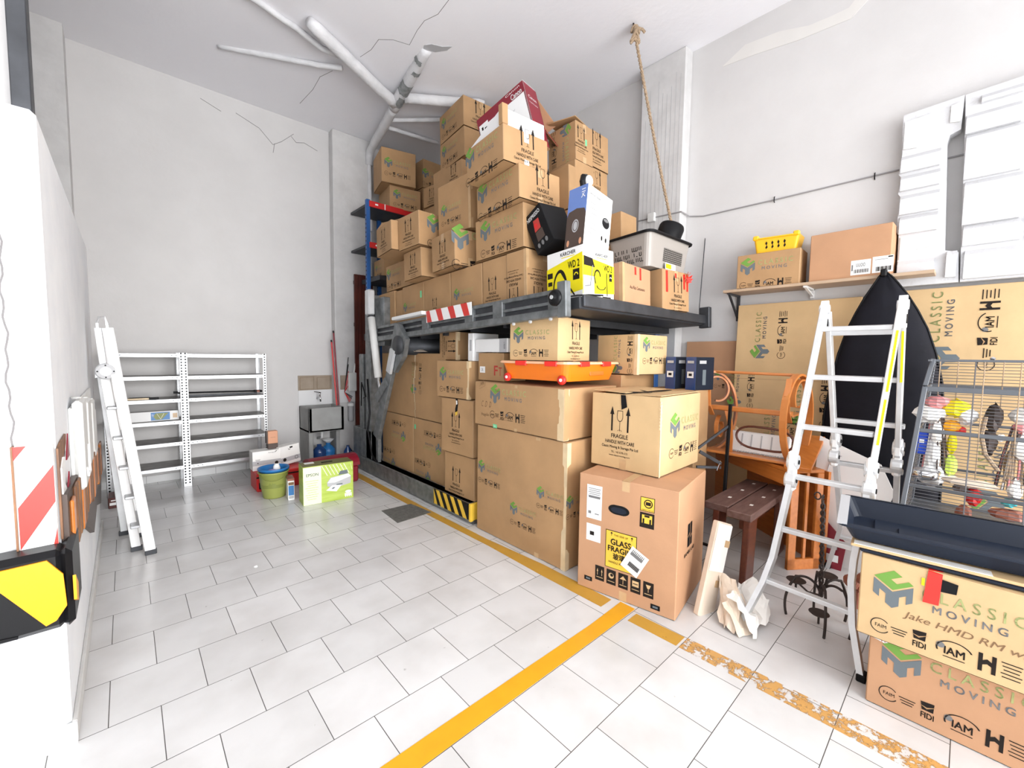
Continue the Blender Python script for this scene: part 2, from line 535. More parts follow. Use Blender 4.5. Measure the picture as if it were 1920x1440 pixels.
def art_logo():
    """moving firm's print, 1 wide"""
    a = Art(); W = 0.29
    def q(p): return [(-0.356 + x * W, 0.10 + y * W * 1.05) for x, y in p]
    a.poly(q([(0, .75), (.22, .61), (-.06, .44), (.10, .33), (.38, .51), (.5, .42), (0, .10), (-.5, .42)]), 'ink_green')
    a.poly(q([(-.5, .36), (0, .04), (.5, .36), (.5, -.14), (.34, -.25), (.34, .03), (.17, -.08), (.17, -.38), (0, -.5), (-.17, -.38), (-.17, -.08), (-.34, .03), (-.34, -.25), (-.5, -.14)]), 'ink_slate')
    a.text('CLASSIC', .17, .19, .64, .10, 'ink_pale_green', .012, 1.5)
    a.text('MOVING', .155, .065, .46, .068, 'ink_grey', .02, 1.5)
    a.ring(-.43, -.27, .075, .008, 'ink', 40, 330)
    a.text('FAIM', -.425, -.27, .085, .035, 'ink', .01)
    for k in range(3): a.rect(-.29, -.245 - k * .026, .12 - .02 * k, .009, 'ink')
    a.poly([(-.195, -.19), (-.10, -.18), (-.105, -.27), (-.185, -.27)], 'ink').poly([(-.2, -.225), (-.15, -.25), (-.08, -.20), (-.15, -.235)], 'card', 1)
    a.text('FIDI', -.145, -.32, .09, .055, 'ink', .02)
    a.ring(.085, -.265, .12, .012, 'ink', 20, 200, sy=.75)
    a.disc(-.005, -.24, .028, 'ink_grey'); a.text('IAM', .085, -.275, .13, .07, 'ink', .02); a.rect(.085, -.335, .14, .008, 'ink')
    a.rect(.245, -.265, .026, .165, 'ink').rect(.325, -.265, .026, .165, 'ink').poly([(.25, -.25), (.285, -.225), (.32, -.25), (.32, -.29), (.285, -.27), (.25, -.29)], 'ink')
    for k in range(5): a.rect(.425, -.20 - k * .032, .12 - .015 * (k % 3), .009, 'ink')
    return a


def art_fragile():
    a = Art()
    for s_ in (-.22, .22):
        a.rect(s_, .28, .045, .46, 'ink'); a.poly([(s_ - .06, .46), (s_ + .06, .46), (s_, .66)], 'ink')
    a.ring(0, .42, .085, .012, 'ink', 180, 360, sy=1.5); a.line([(-.079, .42), (-.07, .56), (.07, .56), (.079, .42)], .012, 'ink')
    a.rect(0, .18, .012, .24, 'ink'); a.ring(0, .06, .06, .012, 'ink', 0, 180, sy=.5)
    a.text('FRAGILE', 0, -.07, .46, .10, 'ink', .015)
    a.text('HANDLE WITH CARE', 0, -.22, .80, .085, 'ink', .015)
    a.text('Classic Moving & Storage Pte Ltd', 0, -.355, 1.0, .085, 'ink', .012)
    a.text('TEL : +65 6278 6155', 0, -.47, .46, .05, 'ink', .01)
    a.text('www.classicmoving.com', 0, -.56, .58, .05, 'ink', .012)
    return a


LOGO = art_logo(); FRAG = art_fragile()


def place(mb, art, surf, off=0.0012):
    """surf(u, v, offset) -> point"""
    for vs, fs, m, ly in art.it:
        mb.add([surf(x, y, off + ly * 0.0008) for x, y in vs], fs, m)


def carton(name, label, cat, group, P, W, yaw=0, fr=I4, L=None, R=None, T=None, tape='R', m='card', bulge=0.004, rot=None, seed=None, flaps=None, mtape='tape_b', tilt=None, base=True):
    """P near bottom corner; W = (along the right face, along the left face, height)"""
    wa, wb, h = W
    rnd = random.Random(seed if seed is not None else hash((round(P[0], 3), round(P[1], 3), round(P[2], 3))) & 0xffff)
    mb = MB()
    j = [rnd.uniform(-1, 1) * bulge * 0.6 for _ in range(12)]
    bA, bB, bC = bulge * rnd.uniform(.4, 1.4), bulge * rnd.uniform(.4, 1.4), bulge * rnd.uniform(-.2, 1)
    cx, cy = wa / 2, wb / 2
    e = 0.0045

    def pl(u, v, a, b): return sin(pi * min(1, max(0, u / a))) * sin(pi * min(1, max(0, v / b)))
    # faces: L is x=0 (u runs from far end wb down to the near corner), R is y=0
    def sL(u, v, o=0): return (-bA * pl(u, v, wb, h) - o - cx, wb - u - cy, v)
    def sR(u, v, o=0): return (u - cx, -bB * pl(u, v, wa, h) - o - cy, v)
    def sLb(u, v, o=0): return (wa + bA * .5 * pl(u, v, wb, h) + o - cx, u - cy, v)
    def sRb(u, v, o=0): return (wa - u - cx, wb + bB * .5 * pl(u, v, wa, h) + o - cy, v)
    def sT(u, v, o=0): return (u - cx, v - cy, h + bC * pl(u, v, wa, wb) + o)
    def sB(u, v, o=0): return (wa - u - cx, v - cy, 0)
    N = 6
    for S, a, b, mm in ((sL, wb, h, m), (sR, wa, h, m), (sLb, wb, h, m), (sRb, wa, h, m), (sT, wa, wb, m), (sB, wa, wb, m)):
        vs = [S(e + (a - 2 * e) * i / N, e + (b - 2 * e) * k / N if S not in (sB,) else e + (b - 2 * e) * k / N) for i in range(N + 1) for k in range(N + 1)]
        fs = [(i * (N + 1) + k, (i + 1) * (N + 1) + k, (i + 1) * (N + 1) + k + 1, i * (N + 1) + k + 1) for i in range(N) for k in range(N)]
        mb.add(vs, fs, mm)
    # folded edges between the faces
    def q(a, b, c, d, mm='card_edge' if m == 'card' else m): mb.add([a, b, c, d], [(0, 1, 2, 3)], mm)
    q(sL(wb - e, e), sR(e, e), sR(e, h - e), sL(wb - e, h - e)); q(sR(wa - e, e), sLb(e, e), sLb(e, h - e), sR(wa - e, h - e))
    q(sLb(wb - e, e), sRb(e, e), sRb(e, h - e), sLb(wb - e, h - e)); q(sRb(wa - e, e), sL(e, e), sL(e, h - e), sRb(wa - e, h - e))
    q(sL(e, h - e), sL(wb - e, h - e), sT(e, e), sT(e, wb - e)); q(sR(e, h - e), sR(wa - e, h - e), sT(wa - e, e), sT(e, e))
    q(sLb(e, h - e), sLb(wb - e, h - e), sT(wa - e, wb - e), sT(wa - e, e)); q(sRb(e, h - e), sRb(wa - e, h - e), sT(e, wb - e), sT(wa - e, wb - e))
    for (x, y) in ((0, 0), (1, 0), (1, 1), (0, 1)):
        ex = e if x == 0 else wa - e; ey = e if y == 0 else wb - e
        fx = 0 if x == 0 else wa; fy = 0 if y == 0 else wb
        mb.add([(ex - cx, ey - cy, h), (fx - cx, ey - cy, h - e), (ex - cx, fy - cy, h - e)], [(0, 1, 2)], m)
    # top flap seam
    mb.add([sT(wa / 2 - .002, .004, .0006), sT(wa / 2 + .002, .004, .0006), sT(wa / 2 + .002, wb - .004, .0006), sT(wa / 2 - .002, wb - .004, .0006)], [(0, 1, 2, 3)], 'card_in')
    for spec, S, a, b in ((L, sL, wb, h), (R, sR, wa, h), (T, sT, wa, wb)):
        if not spec: continue
        for it in spec:
            art, fx, fy, sc = it[:4]; rt = it[4] if len(it) > 4 else 0
            A = Art().put(art, fx * a, fy * b, sc, rt)
            place(mb, A, S)
    M = fr @ T_(P) @ RZ(yaw)
    if tilt is not None: M = M @ tilt
    M = M @ T_((cx, cy, 0))
    o = mb.build(name, None, M)
    tag(o, label, cat, group)
    if tape:
        for k in tape:
            tb = MB()
            if k in 'RL':
                S, a = (sR, wa) if k == 'R' else (sL, wb)
                for c0, c1 in ((h - .06 - .03 * rnd.random(), h - .001), (.001, .05 + .03 * rnd.random())):
                    if len(tb.f):
                        tb.build('tape', o); tb = MB()
                    tb.add([S(a / 2 - .024, c0, .0006), S(a / 2 + .024, c0, .0006), S(a / 2 + .024, c1, .0006), S(a / 2 - .024, c1, .0006)], [(0, 1, 2, 3)], mtape)
            if k == 'T':
                if 'R' in tape or 'L' not in tape:
                    for i in range(6):
                        tb.add([sT(wa / 2 - .024, wb * i / 6, .001), sT(wa / 2 + .024, wb * i / 6, .001), sT(wa / 2 + .024, wb * (i + 1) / 6, .001), sT(wa / 2 - .024, wb * (i + 1) / 6, .001)], [(0, 1, 2, 3)], mtape)
                else:
                    for i in range(6):
                        tb.add([sT(wa * i / 6, wb / 2 - .024, .001), sT(wa * (i + 1) / 6, wb / 2 - .024, .001), sT(wa * (i + 1) / 6, wb / 2 + .024, .001), sT(wa * i / 6, wb / 2 + .024, .001)], [(0, 1, 2, 3)], mtape)
            if k in 'vV':   # tape down the near vertical edge
                g = .03
                tb.add([sL(wb - g, .001, .0006), sL(wb, .001, .0006), sR(g, .001, .0006), sR(g, h, .0006), sL(wb, h, .0006), sL(wb - g, h, .0006)], [(0, 1, 4, 5), (1, 2, 3, 4)], mtape)
            if k in 'hH':   # band round the middle
                zc = h * .5
                tb.add([sL(0, zc - .025, .0008), sL(wb, zc - .025, .0008), sR(wa, zc - .025, .0008), sR(wa, zc + .025, .0008), sL(wb, zc + .025, .0008), sL(0, zc + .025, .0008)], [(0, 1, 4, 5), (1, 2, 3, 4)], mtape)
            if len(tb.f): tb.build('tape', o)
    return o, dict(L=sL, R=sR, T=sT, w=W)


# ------------------------------------------------------------------ the room
CZ = 4.585
WX = 4.33
BY = 6.25
mb = MB(); mb.box((-4, -2.6, -.1), (8, 7, 0), 'floor_tiles'); struct(mb.build('floor'))
mb = MB(); mb.box((-3, -2.4, CZ), (WX + .3, BY + .3, CZ + .2), 'ceiling_paint')
for pts in ([(2.18, 3.2), (2.20, 3.45), (2.15, 3.6), (2.16, 3.75), (2.20, 3.97)], [(2.20, 3.97), (2.05, 4.02), (1.944, 4.115), (1.95, 4.3), (1.912, 4.48)], [(1.78, 4.9), (1.715, 5.1), (1.73, 5.4), (1.703, 5.8)]):
    for a, b in zip(pts, pts[1:]):
        mb.beam((a[0], a[1], CZ - .0005), (b[0], b[1], CZ - .0005), .004, .003, 'crack')
struct(mb.build('ceiling'))
mb = MB(); mb.box((-3, BY, 0), (WX + .3, BY + .25, CZ), 'wall_paint')
# blistered paint and cracks under the ceiling line
for pts in ([(1.10, 4.42), (1.35, 4.33), (1.50, 4.18), (1.60, 4.25), (1.75, 4.40)], [(1.52, 4.2), (1.50, 4.08)], [(1.72, 4.36), (1.78, 4.30), (1.88, 4.33), (2.05, 4.28)], [(.75, 4.45), (.95, 4.38)]):
    for a, b in zip(pts, pts[1:]):
        mb.beam((a[0], BY - .001, a[1]), (b[0], BY - .001, b[1]), .004, .005, 'crack')
struct(mb.build('wall_back'))
mb = MB(); mb.box((WX, -2.4, 0), (WX + .25, BY + .25, CZ), 'wall_paint')
pts = [(1.78, 4.30), (1.578, 4.40), (1.303, 4.37), (1.082, 4.30), (.938, 4.29), (.815, 4.29), (.70, 4.42), (.60, 4.36), (.797, 4.20), (1.155, 4.22), (1.485, 4.27)]
mb.prism(pts, .004, 'paint_patch', Matrix(((0, 0, -1, WX), (1, 0, 0, 0), (0, 1, 0, 0), (0, 0, 0, 1))))
struct(mb.build('wall_right'))
mb = MB(); mb.box((-3, 3.0, 0), (-2.8, BY, CZ), 'wall_paint'); mb.box((-3.0, -2.4, 0), (-2.8, 3.0, CZ), 'wall_paint')
mb.box((-2.8, 6.0, 0), (-.33, BY, CZ), 'wall_rough')
struct(mb.build('wall_left'))
# pillars
mb = MB(); mb.box((2.2, 6.10, 0), (2.76, BY, CZ), 'wall_rough', bev=.01); struct(mb.build('trim_1'))
mb = MB(); mb.box((4.19, 2.07, 0), (WX, 2.56, CZ), 'wall_rough', bev=.012)
for k in range(9):
    yy = 2.12 + k * .047
    mb.box((4.1885, yy, 2.2 + random.random()), (4.19, yy + .003, 4.4 - random.random() * .4), 'label_grey')
struct(mb.build('trim_2'))
# half height wall on the left with its crack
mb = MB(); mb.box((-2.8, 2.24, 0), (-.2, 4.85, 2.33), 'wall_white', bev=.015)
prev = None
for i in range(40):
    z = 2.2 - i * .028; x = -.300 + .004 * sin(i * 1.7) + .003 * sin(i * .6)
    if prev: mb.beam((prev[0], 2.2385, prev[1]), (x, 2.2385, z), .004, .005, 'crack')
    prev = (x, z)
struct(mb.build('wall_side'))
mb = MB(); mb.box((-3, -2.55, 3.45), (WX + .25, -2.4, CZ), 'wall_paint'); mb.box((4.0, -2.55, 0), (WX + .25, -2.4, 3.45), 'wall_paint'); struct(mb.build('wall_front_light_block'))  # unseen lintel and jamb, added to cut daylight on the upper right wall
mb = MB(); mb.box((-.2, 2.24, 0), (-.185, 4.85, .085), 'skirting', bev=.003); mb.box((-1.2, 2.225, 0), (-.185, 2.24, .085), 'tile_white', bev=.003)
struct(mb.build('baseboard_left'))
mb = MB(); mb.box((-.33, BY - .014, 0), (1.72, BY, .085), 'tile_white', bev=.003)
for k in range(7):
    mb.box((-.2 + k * .3245, BY - .0146, 0), (-.197 + k * .3245, BY - .012, .085), 'crack')
struct(mb.build('baseboard_back'))
mb = MB(); mb.box((-.335, 2.95, 2.33), (-.272, 3.05, CZ), 'steel_dark', bev=.004)
struct(mb.build('trim_3'))
mb = MB(); mb.box((-2.8, 3.05, 2.33), (-.345, 3.15, CZ), 'wall_paint'); struct(mb.build('trim_4'))
# painted lines on the floor


def flatquad(name, pts, m, z=.0012):
    b = MB(); b.prism(pts, .0006, m, T_((0, 0, z - .0006))); return struct(b.build(name))


flatquad('trim_5', [(.3, 1.267), (.868, 1.267), (1.19, 1.268), (1.86, 1.268), (2.19, 1.27), (2.19, 1.37), (1.86, 1.358), (1.19, 1.364), (.865, 1.366), (.3, 1.366)], 'floor_orange')
flatquad('trim_6', [(2.055, 1.42), (2.165, 1.42), (2.17, 2.0), (2.13, 2.6), (2.12, 3.4), (2.12, 5.6), (2.02, 5.6), (2.04, 3.3), (2.06, 2.5), (2.05, 1.9)], 'floor_ochre')
flatquad('trim_7', [(2.065, .955), (2.165, .955), (2.155, 1.24), (2.06, 1.24)], 'floor_ochre')
flatquad('trim_8', [(2.055, -.8), (2.195, -.8), (2.19, .28), (2.17, .94), (2.065, .94), (2.075, .3)], 'floor_worn')
b = MB(); b.prism([(1.757, 3.74), (2.063, 3.728), (2.10, 3.396), (1.735, 3.37)], .003, 'grate'); b.build('floor_grate'); o = bpy.data.objects['floor_grate']
tag(o, 'dark grey square drain cover set in the tiles by the yellow line', 'drain cover')

# ------------------------------------------------------------------ ceiling pipes
pr_ = empty('drain_pipe', T_((2.5, 4.8, 4.5)), 'thick white painted drain pipes branching under the ceiling', 'pipe')


def rel(o, M=None):
    return o.matrix_world.inverted() if M is None else M


def part(mb_, name, parent, smooth=False):
    """geometry given in world space, parented"""
    o = mb_.build(name, None, None, smooth)
    o.parent = parent
    o.matrix_parent_inverse = Matrix.Identity(4)
    inv = parent.matrix_world.inverted()
    o.data.transform(inv)
    return o


def wob(a, b, n=14, amp=.008, seed=0):
    a = Vector(a); b = Vector(b); out = []
    for i in range(n + 1):
        t = i / n; p = a.lerp(b, t)
        out.append(p + Vector((noise.noise((seed, t * 6, 0)), noise.noise((seed, 0, t * 6)), noise.noise((t * 6, seed, 1)))) * amp)
    return out


b = MB(); b.tube(wob((2.37, 3.92, 4.62), (2.50, 4.90, 4.47)) , .062, 'pipe', 14); part(b, 'main_pipe', pr_, True)
b = MB(); b.tube(wob((2.50, 4.90, 4.47), (2.70, 6.0, 4.42)) + [Vector((2.715, 6.08, 4.36)), Vector((2.72, 6.1, 4.25))], .055, 'pipe', 14); part(b, 'main_pipe', pr_, True)
b = MB(); b.tube(wob((2.72, 6.1, 4.3), (2.72, 6.07, 3.3)), .03, 'pipe', 12); part(b, 'down_pipe', pr_, True)
b = MB(); b.tube(wob((1.345, 4.27, 4.53), (2.46, 4.80, 4.47)), [.045] + [.06] * 14, 'pipe', 14); part(b, 'branch_pipe', pr_, True)
b = MB(); b.tube(wob((2.52, 4.66, 4.50), (3.28, 4.12, 4.50)), [.055] * 14 + [.04], 'pipe', 14); part(b, 'branch_pipe', pr_, True)
b = MB(); b.tube(wob((.60, 4.30, 4.575), (1.35, 4.50, 4.555)) + [Vector((1.55, 4.55, 4.53)), Vector((1.70, 4.50, 4.51))], .028, 'pipe', 10); part(b, 'thin_pipe', pr_, True)
b = MB(); b.tube(wob((.80, 5.33, 4.59), (1.62, 4.86, 4.55)) + [Vector((1.80, 4.68, 4.52))], .026, 'pipe', 10); part(b, 'thin_pipe', pr_, True)
b = MB(); b.tube(wob((2.62, 5.26, 4.52), (3.15, 4.82, 4.55)), .026, 'pipe', 10); part(b, 'thin_pipe', pr_, True)
b = MB(); b.tube(wob((2.68, 5.40, 4.50), (3.45, 5.40, 4.56)), .026, 'pipe', 10); part(b, 'thin_pipe', pr_, True)
for (y0, y1, a0, a1) in ((4.42, 4.58, 0, 150), (4.62, 4.78, 60, 220), (4.05, 4.1, 0, 90), (4.2, 4.25, 60, 150), (4.78, 4.86, 200, 330)):
    vs = []; fs = []; n = 7
    for i in range(n + 1):
        for k in range(n + 1):
            y = y0 + (y1 - y0) * i / n + .02 * noise.noise((i * .9, k * .9, y0)); t = (y - 3.92) / .98
            c = Vector((2.37, 3.92, 4.62)).lerp(Vector((2.50, 4.90, 4.47)), t)
            a = radians(180 + a0 + (a1 - a0) * k / n + 14 * noise.noise((i * .8, k * .8, 5)))
            vs.append((c.x + .069 * cos(a), c.y, c.z + .069 * sin(a)))
    for i in range(n):
        for k in range(n):
            fs.append((i * (n + 1) + k, (i + 1) * (n + 1) + k, (i + 1) * (n + 1) + k + 1, i * (n + 1) + k + 1))
    b = MB(); b.add(vs, fs, 'pipe_chip'); part(b, 'chipped_paint', pr_)
b = MB(); b.prism([(0, 0), (.12, .03), (.24, .0), (.30, -.06), (.2, -.05), (.1, -.08), (.02, -.06)], .004, 'label_grey', T_((2.33, 3.93, CZ - .004)) @ RZ(-40)); part(b, 'torn_plaster', pr_)

# rope and hook
r0 = empty('hanging_rope', T_((3.60, 2.28, CZ)), 'brown rope knotted to a ceiling hook, hanging down to the pillar', 'rope')
b = MB(); b.tube([(3.575, 2.29, CZ), (3.575, 2.29, CZ - .04), (3.60, 2.29, CZ - .05), (3.61, 2.29, CZ - .03)], .007, 'iron', 8); part(b, 'hook', r0)
b = MB()
for k in range(6):
    pts = []
    for i in range(13):
        a = 2 * pi * i / 12; pts.append((3.60 + .045 * cos(a) * (1 - .08 * k), 2.285 + .03 * sin(a + k), CZ - .05 - .02 * k + .018 * sin(a * 2 + k)))
    b.tube(pts, .011, 'rope', 7)
b.tube([(3.60, 2.28, CZ - .03), (3.66, 2.25, CZ - .03), (3.69, 2.24, CZ - .05)], .013, 'rope', 7)
part(b, 'knot', r0)
b = MB()
pa, pb = Vector((3.60, 2.28, CZ - .12)), Vector((3.97, 2.05, 2.80))
for ph in (0, pi):
    pts = []
    for i in range(91):
        t = i / 90; p = pa.lerp(pb, t) + Vector((0, 0, -.03 * sin(pi * t))); a = t * 2 * pi * 26 + ph
        pts.append(p + Vector((cos(a), sin(a), 0)) * .007)
    b.tube(pts, .010, 'rope', 6)
part(b, 'rope_strand', r0)

# surface cable on the right wall
cb = empty('wall_cable', T_((WX, 1.5, 2.93)), 'thin grey cable clipped along the right wall above the shelf', 'cable')
b = MB(); b.tube([(4.185, 2.55, 2.99), (4.185, 2.06, 2.975), (4.325, 2.04, 2.955), (4.325, 1.9, 2.925), (4.325, 1.3, 2.922), (4.325, .4, 2.93), (4.325, -.6, 2.935), (4.325, -2, 2.94)], .007, 'cable_grey', 6); part(b, 'cable', cb)
b = MB()
for y in (1.27, .585, -.1): b.tube([(4.33, y, 2.90), (4.315, y, 2.905), (4.315, y, 2.945), (4.33, y, 2.95)], .004, 'black', 5)
part(b, 'clip', cb)
b = MB(); b.box((4.15, 2.34, 2.94), (4.19, 2.42, 3.03), 'foam_wall', bev=.005)
part(b, 'junction_box', cb)
# ------------------------------------------------------------------ vehicle lift with its tilted deck
lift = empty('platform_lift', T_((2.2, 4.9, 0)), 'grey galvanised platform lift with raised deck carrying the pile of cartons', 'lift')
dl = lambda x, y, z: DECK @ Vector((x, y, z))
b = MB(); b.box((2.24, -.10, -.035), (4.18, 3.35, .048), 'deck_dark', DECK, bev=.006)
for k in range(7): b.box((2.3, .25 + k * .45, -.09), (4.15, .29 + k * .45, -.035), 'deck_dark', DECK)
b.box((2.26, -.125, -.02), (4.2, -.10, .06), 'steel_dark', DECK, bev=.005)
b.box((4.14, -.16, -.06), (4.20, -.06, .14), 'steel_dark', DECK, bev=.006)
part(b, 'deck', lift)
# side rail: lower channel, upper flange, uprights and inner web
b = MB()
b.box((2.175, 0, -.075), (2.24, 3.1, -.02), 'galv', DECK, bev=.006)
b.box((2.19, .02, .085), (2.235, 1.62, .115), 'galv', DECK, bev=.004)
b.box((2.215, 0, -.03), (2.235, 3.1, .10), 'steel_dark', DECK)
b.box((2.19, 1.55, .07), (2.235, 3.15, .10), 'galv', DECK, bev=.004)
b.box((2.195, .12, .015), (2.215, 3.0, .035), 'galv', DECK)
for y, w_ in ((0, .14), (.62, .12), (1.0, .12), (1.72, .12), (2.9, .2)):
    b.box((2.185, y, -.03), (2.225, y + w_, .10), 'galv', DECK, bev=.004)
part(b, 'side_rail', lift)
b = MB(); b.box((2.145, -.06, -.09), (2.20, .02, .15), 'galv', DECK, bev=.006); part(b, 'end_bracket', lift)
b = MB(); b.lathe([(0, 0), (.052, 0), (.055, .01), (.055, .035), (.04, .045), (.02, .045), (.02, .06), (0, .06)], 'black_gloss', 24, DECK @ T_((2.165, .03, .045)) @ RY(-90)); ro_ = part(b, 'roller', lift, True); b = MB(); b.lathe([(0, .064), (.014, .064), (.014, .05)], 'alu', 12, lift.matrix_world.inverted() @ DECK @ T_((2.165, .03, .045)) @ RY(-90)); plab(b.build('roller_bolt', ro_), 'silver bolt')
b = MB()
for y in (.12, .32, .5): b.lathe([(0, 0), (.012, 0), (.012, .015), (0, .018)], 'alu', 10, DECK @ T_((2.2, y, -.085)) @ RY(-90))
part(b, 'bolts', lift)
# red and white warning strip on the rail
b = MB(); b.box((2.168, 1.0, .035), (2.176, 1.72, .145), 'label_white', DECK)
for k in range(4):
    y0 = 1.02 + k * .2
    b.prism([(y0, .035), (y0 + .08, .035), (min(1.72, y0 + .13), .145), (y0 + .04, .145)], .001, 'warn_red', DECK @ Matrix(((0, 0, -1, 2.1678), (1, 0, 0, 0), (0, 1, 0, 0), (0, 0, 0, 1))))
plab(part(b, 'warning_strip', lift), 'red and white striped warning strip')
# floor beam, posts, ram and arm
b = MB(); b.box((2.20, 2.93, 0.01), (2.30, 5.6, .19), 'galv', bev=.008); b.box((2.192, 2.93, .16), (2.31, 5.6, .19), 'galv', bev=.004); part(b, 'floor_beam', lift)
b = MB(); b.box((2.188, 2.93, .045), (2.196, 3.50, .19), 'black')
for k in range(5):
    y0 = 2.95 + k * .12
    b.prism([(y0, .045), (y0 + .06, .045), (min(3.5, y0 + .15), .19), (min(3.5, y0 + .09), .19)], .001, 'warn_yellow2', Matrix(((0, 0, -1, 2.1878), (1, 0, 0, 0), (0, 1, 0, 0), (0, 0, 0, 1))))
b.box((2.19, 2.90, .03), (2.31, 2.93, .19), 'warn_yellow2', bev=.004)
b.box((2.22, 2.90, 0), (2.28, 2.95, .04), 'galv')
plab(part(b, 'hazard_plate', lift), 'black and yellow striped plate on the beam end')
b = MB(); b.box((2.2, 4.95, .19), (2.33, 5.10, 2.22), 'galv', bev=.008); b.box((2.24, 4.66, 1.6), (2.36, 4.90, 2.17), 'galv', bev=.006); b.box((2.21, 4.78, .19), (2.25, 4.84, .6), 'galv', bev=.004)
part(b, 'post', lift)
b = MB(); b.box((2.22, 5.22, .19), (2.34, 5.34, 1.5), 'galv', bev=.008); b.box((2.2, 4.95, .19), (2.34, 5.5, .55), 'galv', bev=.006); part(b, 'post', lift)
b = MB(); b.tube([(2.15, 4.80, 1.93), (2.15, 4.63, 1.23)], .042, 'foam_wall', 16); b.tube([(2.15, 4.63, 1.25), (2.16, 4.58, .98)], .018, 'chrome', 10)
b.lathe([(0, 0), (.045, 0), (.03, .03), (0, .03)], 'steel_dark', 14, T_((2.15, 4.81, 1.93)))
plab(part(b, 'hydraulic_ram', lift, True), 'cream hydraulic ram')
b = MB(); b.box((2.12, 4.80, 1.96), (2.20, 4.92, 2.26), 'alu', bev=.015); part(b, 'ram_bracket', lift)
b = MB(); b.beam((2.17, 4.72, .52), (2.17, 4.20, 1.62), .05, .13, 'galv', (0, 1, .4))
b.prism([(4.36, 1.40), (4.20, 1.84), (4.12, 1.82), (3.96, 1.66), (4.02, 1.48), (4.22, 1.30)], .05, 'galv', Matrix(((0, 0, 1, 2.14), (1, 0, 0, 0), (0, 1, 0, 0), (0, 0, 0, 1))))
b.beam((2.12, 4.30, 1.30), (2.12, 4.20, 1.55), .03, .10, 'alu', (0, 1, .3))
b.beam((2.15, 4.66, .98), (2.15, 4.40, 1.20), .04, .11, 'galv', (0, 1, .5))
part(b, 'lift_arm', lift)
b = MB(); b.tube([(2.12, 4.12, 1.60), (4.0, 4.12, 1.56)], .10, 'steel_dark', 18); part(b, 'torsion_tube', lift, True)
b = MB(); b.tube([(2.13, 4.88, 1.2), (2.12, 4.80, .8), (2.11, 4.84, .6), (2.13, 4.78, .3), (2.2, 4.8, .2)], .012, 'black', 8)
for k in range(3): b.tube([(2.17, 5.16, 1.05 - .1 * k), (2.13, 5.05, 1.15), (2.15, 4.98, .98), (2.17, 5.1, .95)], .007, 'black', 6)
part(b, 'hose', lift, True)
# small support behind the right end of the deck
b = MB(); b.box((4.02, 2.2, 0), (4.10, 2.28, 1.74), 'blue_rack', bev=.005); plab(part(b, 'rear_leg', lift), 'blue steel leg under the deck')
o = MB().box((2.13, 3.62, 0), (2.21, 4.25, .035), 'label_white', DECK @ T_((0, -1.88, .118)), bev=.006).build('wrapped_bar')
tag(o, 'white plastic-wrapped bar lying on the lift side rail', 'packet')

# ------------------------------------------------------------------ cartons: prints
L1 = [(LOGO, .50, .5, .46)]; F1 = [(FRAG, .5, .48, .26)]


def lg(sc=.46, fx=.5, fy=.5, rot=0): return (LOGO, fx, fy, sc, rot)
def fg(sc=.25, fx=.5, fy=.46, rot=0): return (FRAG, fx, fy, sc, rot)


def plain(fn):
    a = Art(); fn(a); return a


green = plain(lambda a: a.rect(0, 0, .032, .07, 'sticker_green'))
G1 = 'cartons in the bottom row on the lift deck'; G2_ = 'cartons stacked on the bottom row of the lift deck'
D = DECK
# bottom row
row = [(0.47, .705, 'R'), (.71, 1.03, ''), (1.035, 1.515, ''), (1.52, 2.005, ''), (2.01, 2.47, ''), (2.655, 3.08, '')]
labs = ['carton with upside-down lettering at the right end of the deck row', 'carton with two black arrows next to the upside-down one in the deck row',
        'carton with green cube logo above the red and white strip', 'carton with small arrows and glass above the left end of the warning strip', 'carton with bright green sticker and stamped marks in the deck row', 'plain carton at the far left end of the deck row, beside the steel post']
prints = [([fg(.22, .35, .40, 180)], [fg(.22, .30, .40, 180)]), ([fg(.20, .42, .40)], []), ([lg(.30, .42, .42)], []), ([fg(.15, .42, .35)], []), ([lg(.28, .35, .42), (green, .88, .72, 1)], []), ([], [])]
for (y0, y1, _), lb, (pl_, pr2) in zip(row, labs, prints):
    carton('carton', lb, 'box', G1, (2.32 + (0 if y0 > .5 else -.01), y0, .05), (.42, y1 - y0 - .006, .455), 0, D, pl_, pr2, tape='' if y0 > .5 else 'Rv', bulge=.003)
carton('carton', 'narrow plain carton edge between two bottom row cartons of the deck', 'box', G1, (2.33, 2.478, .05), (.4, .165, .44), 0, D, tape='')
# second layer
carton('carton', 'carton behind the black coffee machine box, cube logo to the left', 'box', G2_, (2.31, .495, .52), (.55, .605, .347), 0, D, L1, tape='R')
carton('carton', 'carton above the deck row, arrows left and cube logo on its short side', 'box', G2_, (2.21, 1.28, .52), (.33, .43, .328), -4, D, [fg(.22, .5, .42)], [lg(.62, .85, .52)], tape='LR')
carton('carton', 'carton with arrows just below the top left carton of the front face', 'box', G2_, (2.19, 1.828, .51), (.30, .36, .29), -1, D, [fg(.20, .55, .45)], tape='')
carton('carton', 'carton with small cube logo at the left end of the second layer', 'box', G2_, (2.35, 2.21, .52), (.5, .70, .30), 0, D, [lg(.36, .28, .5)], tape='')
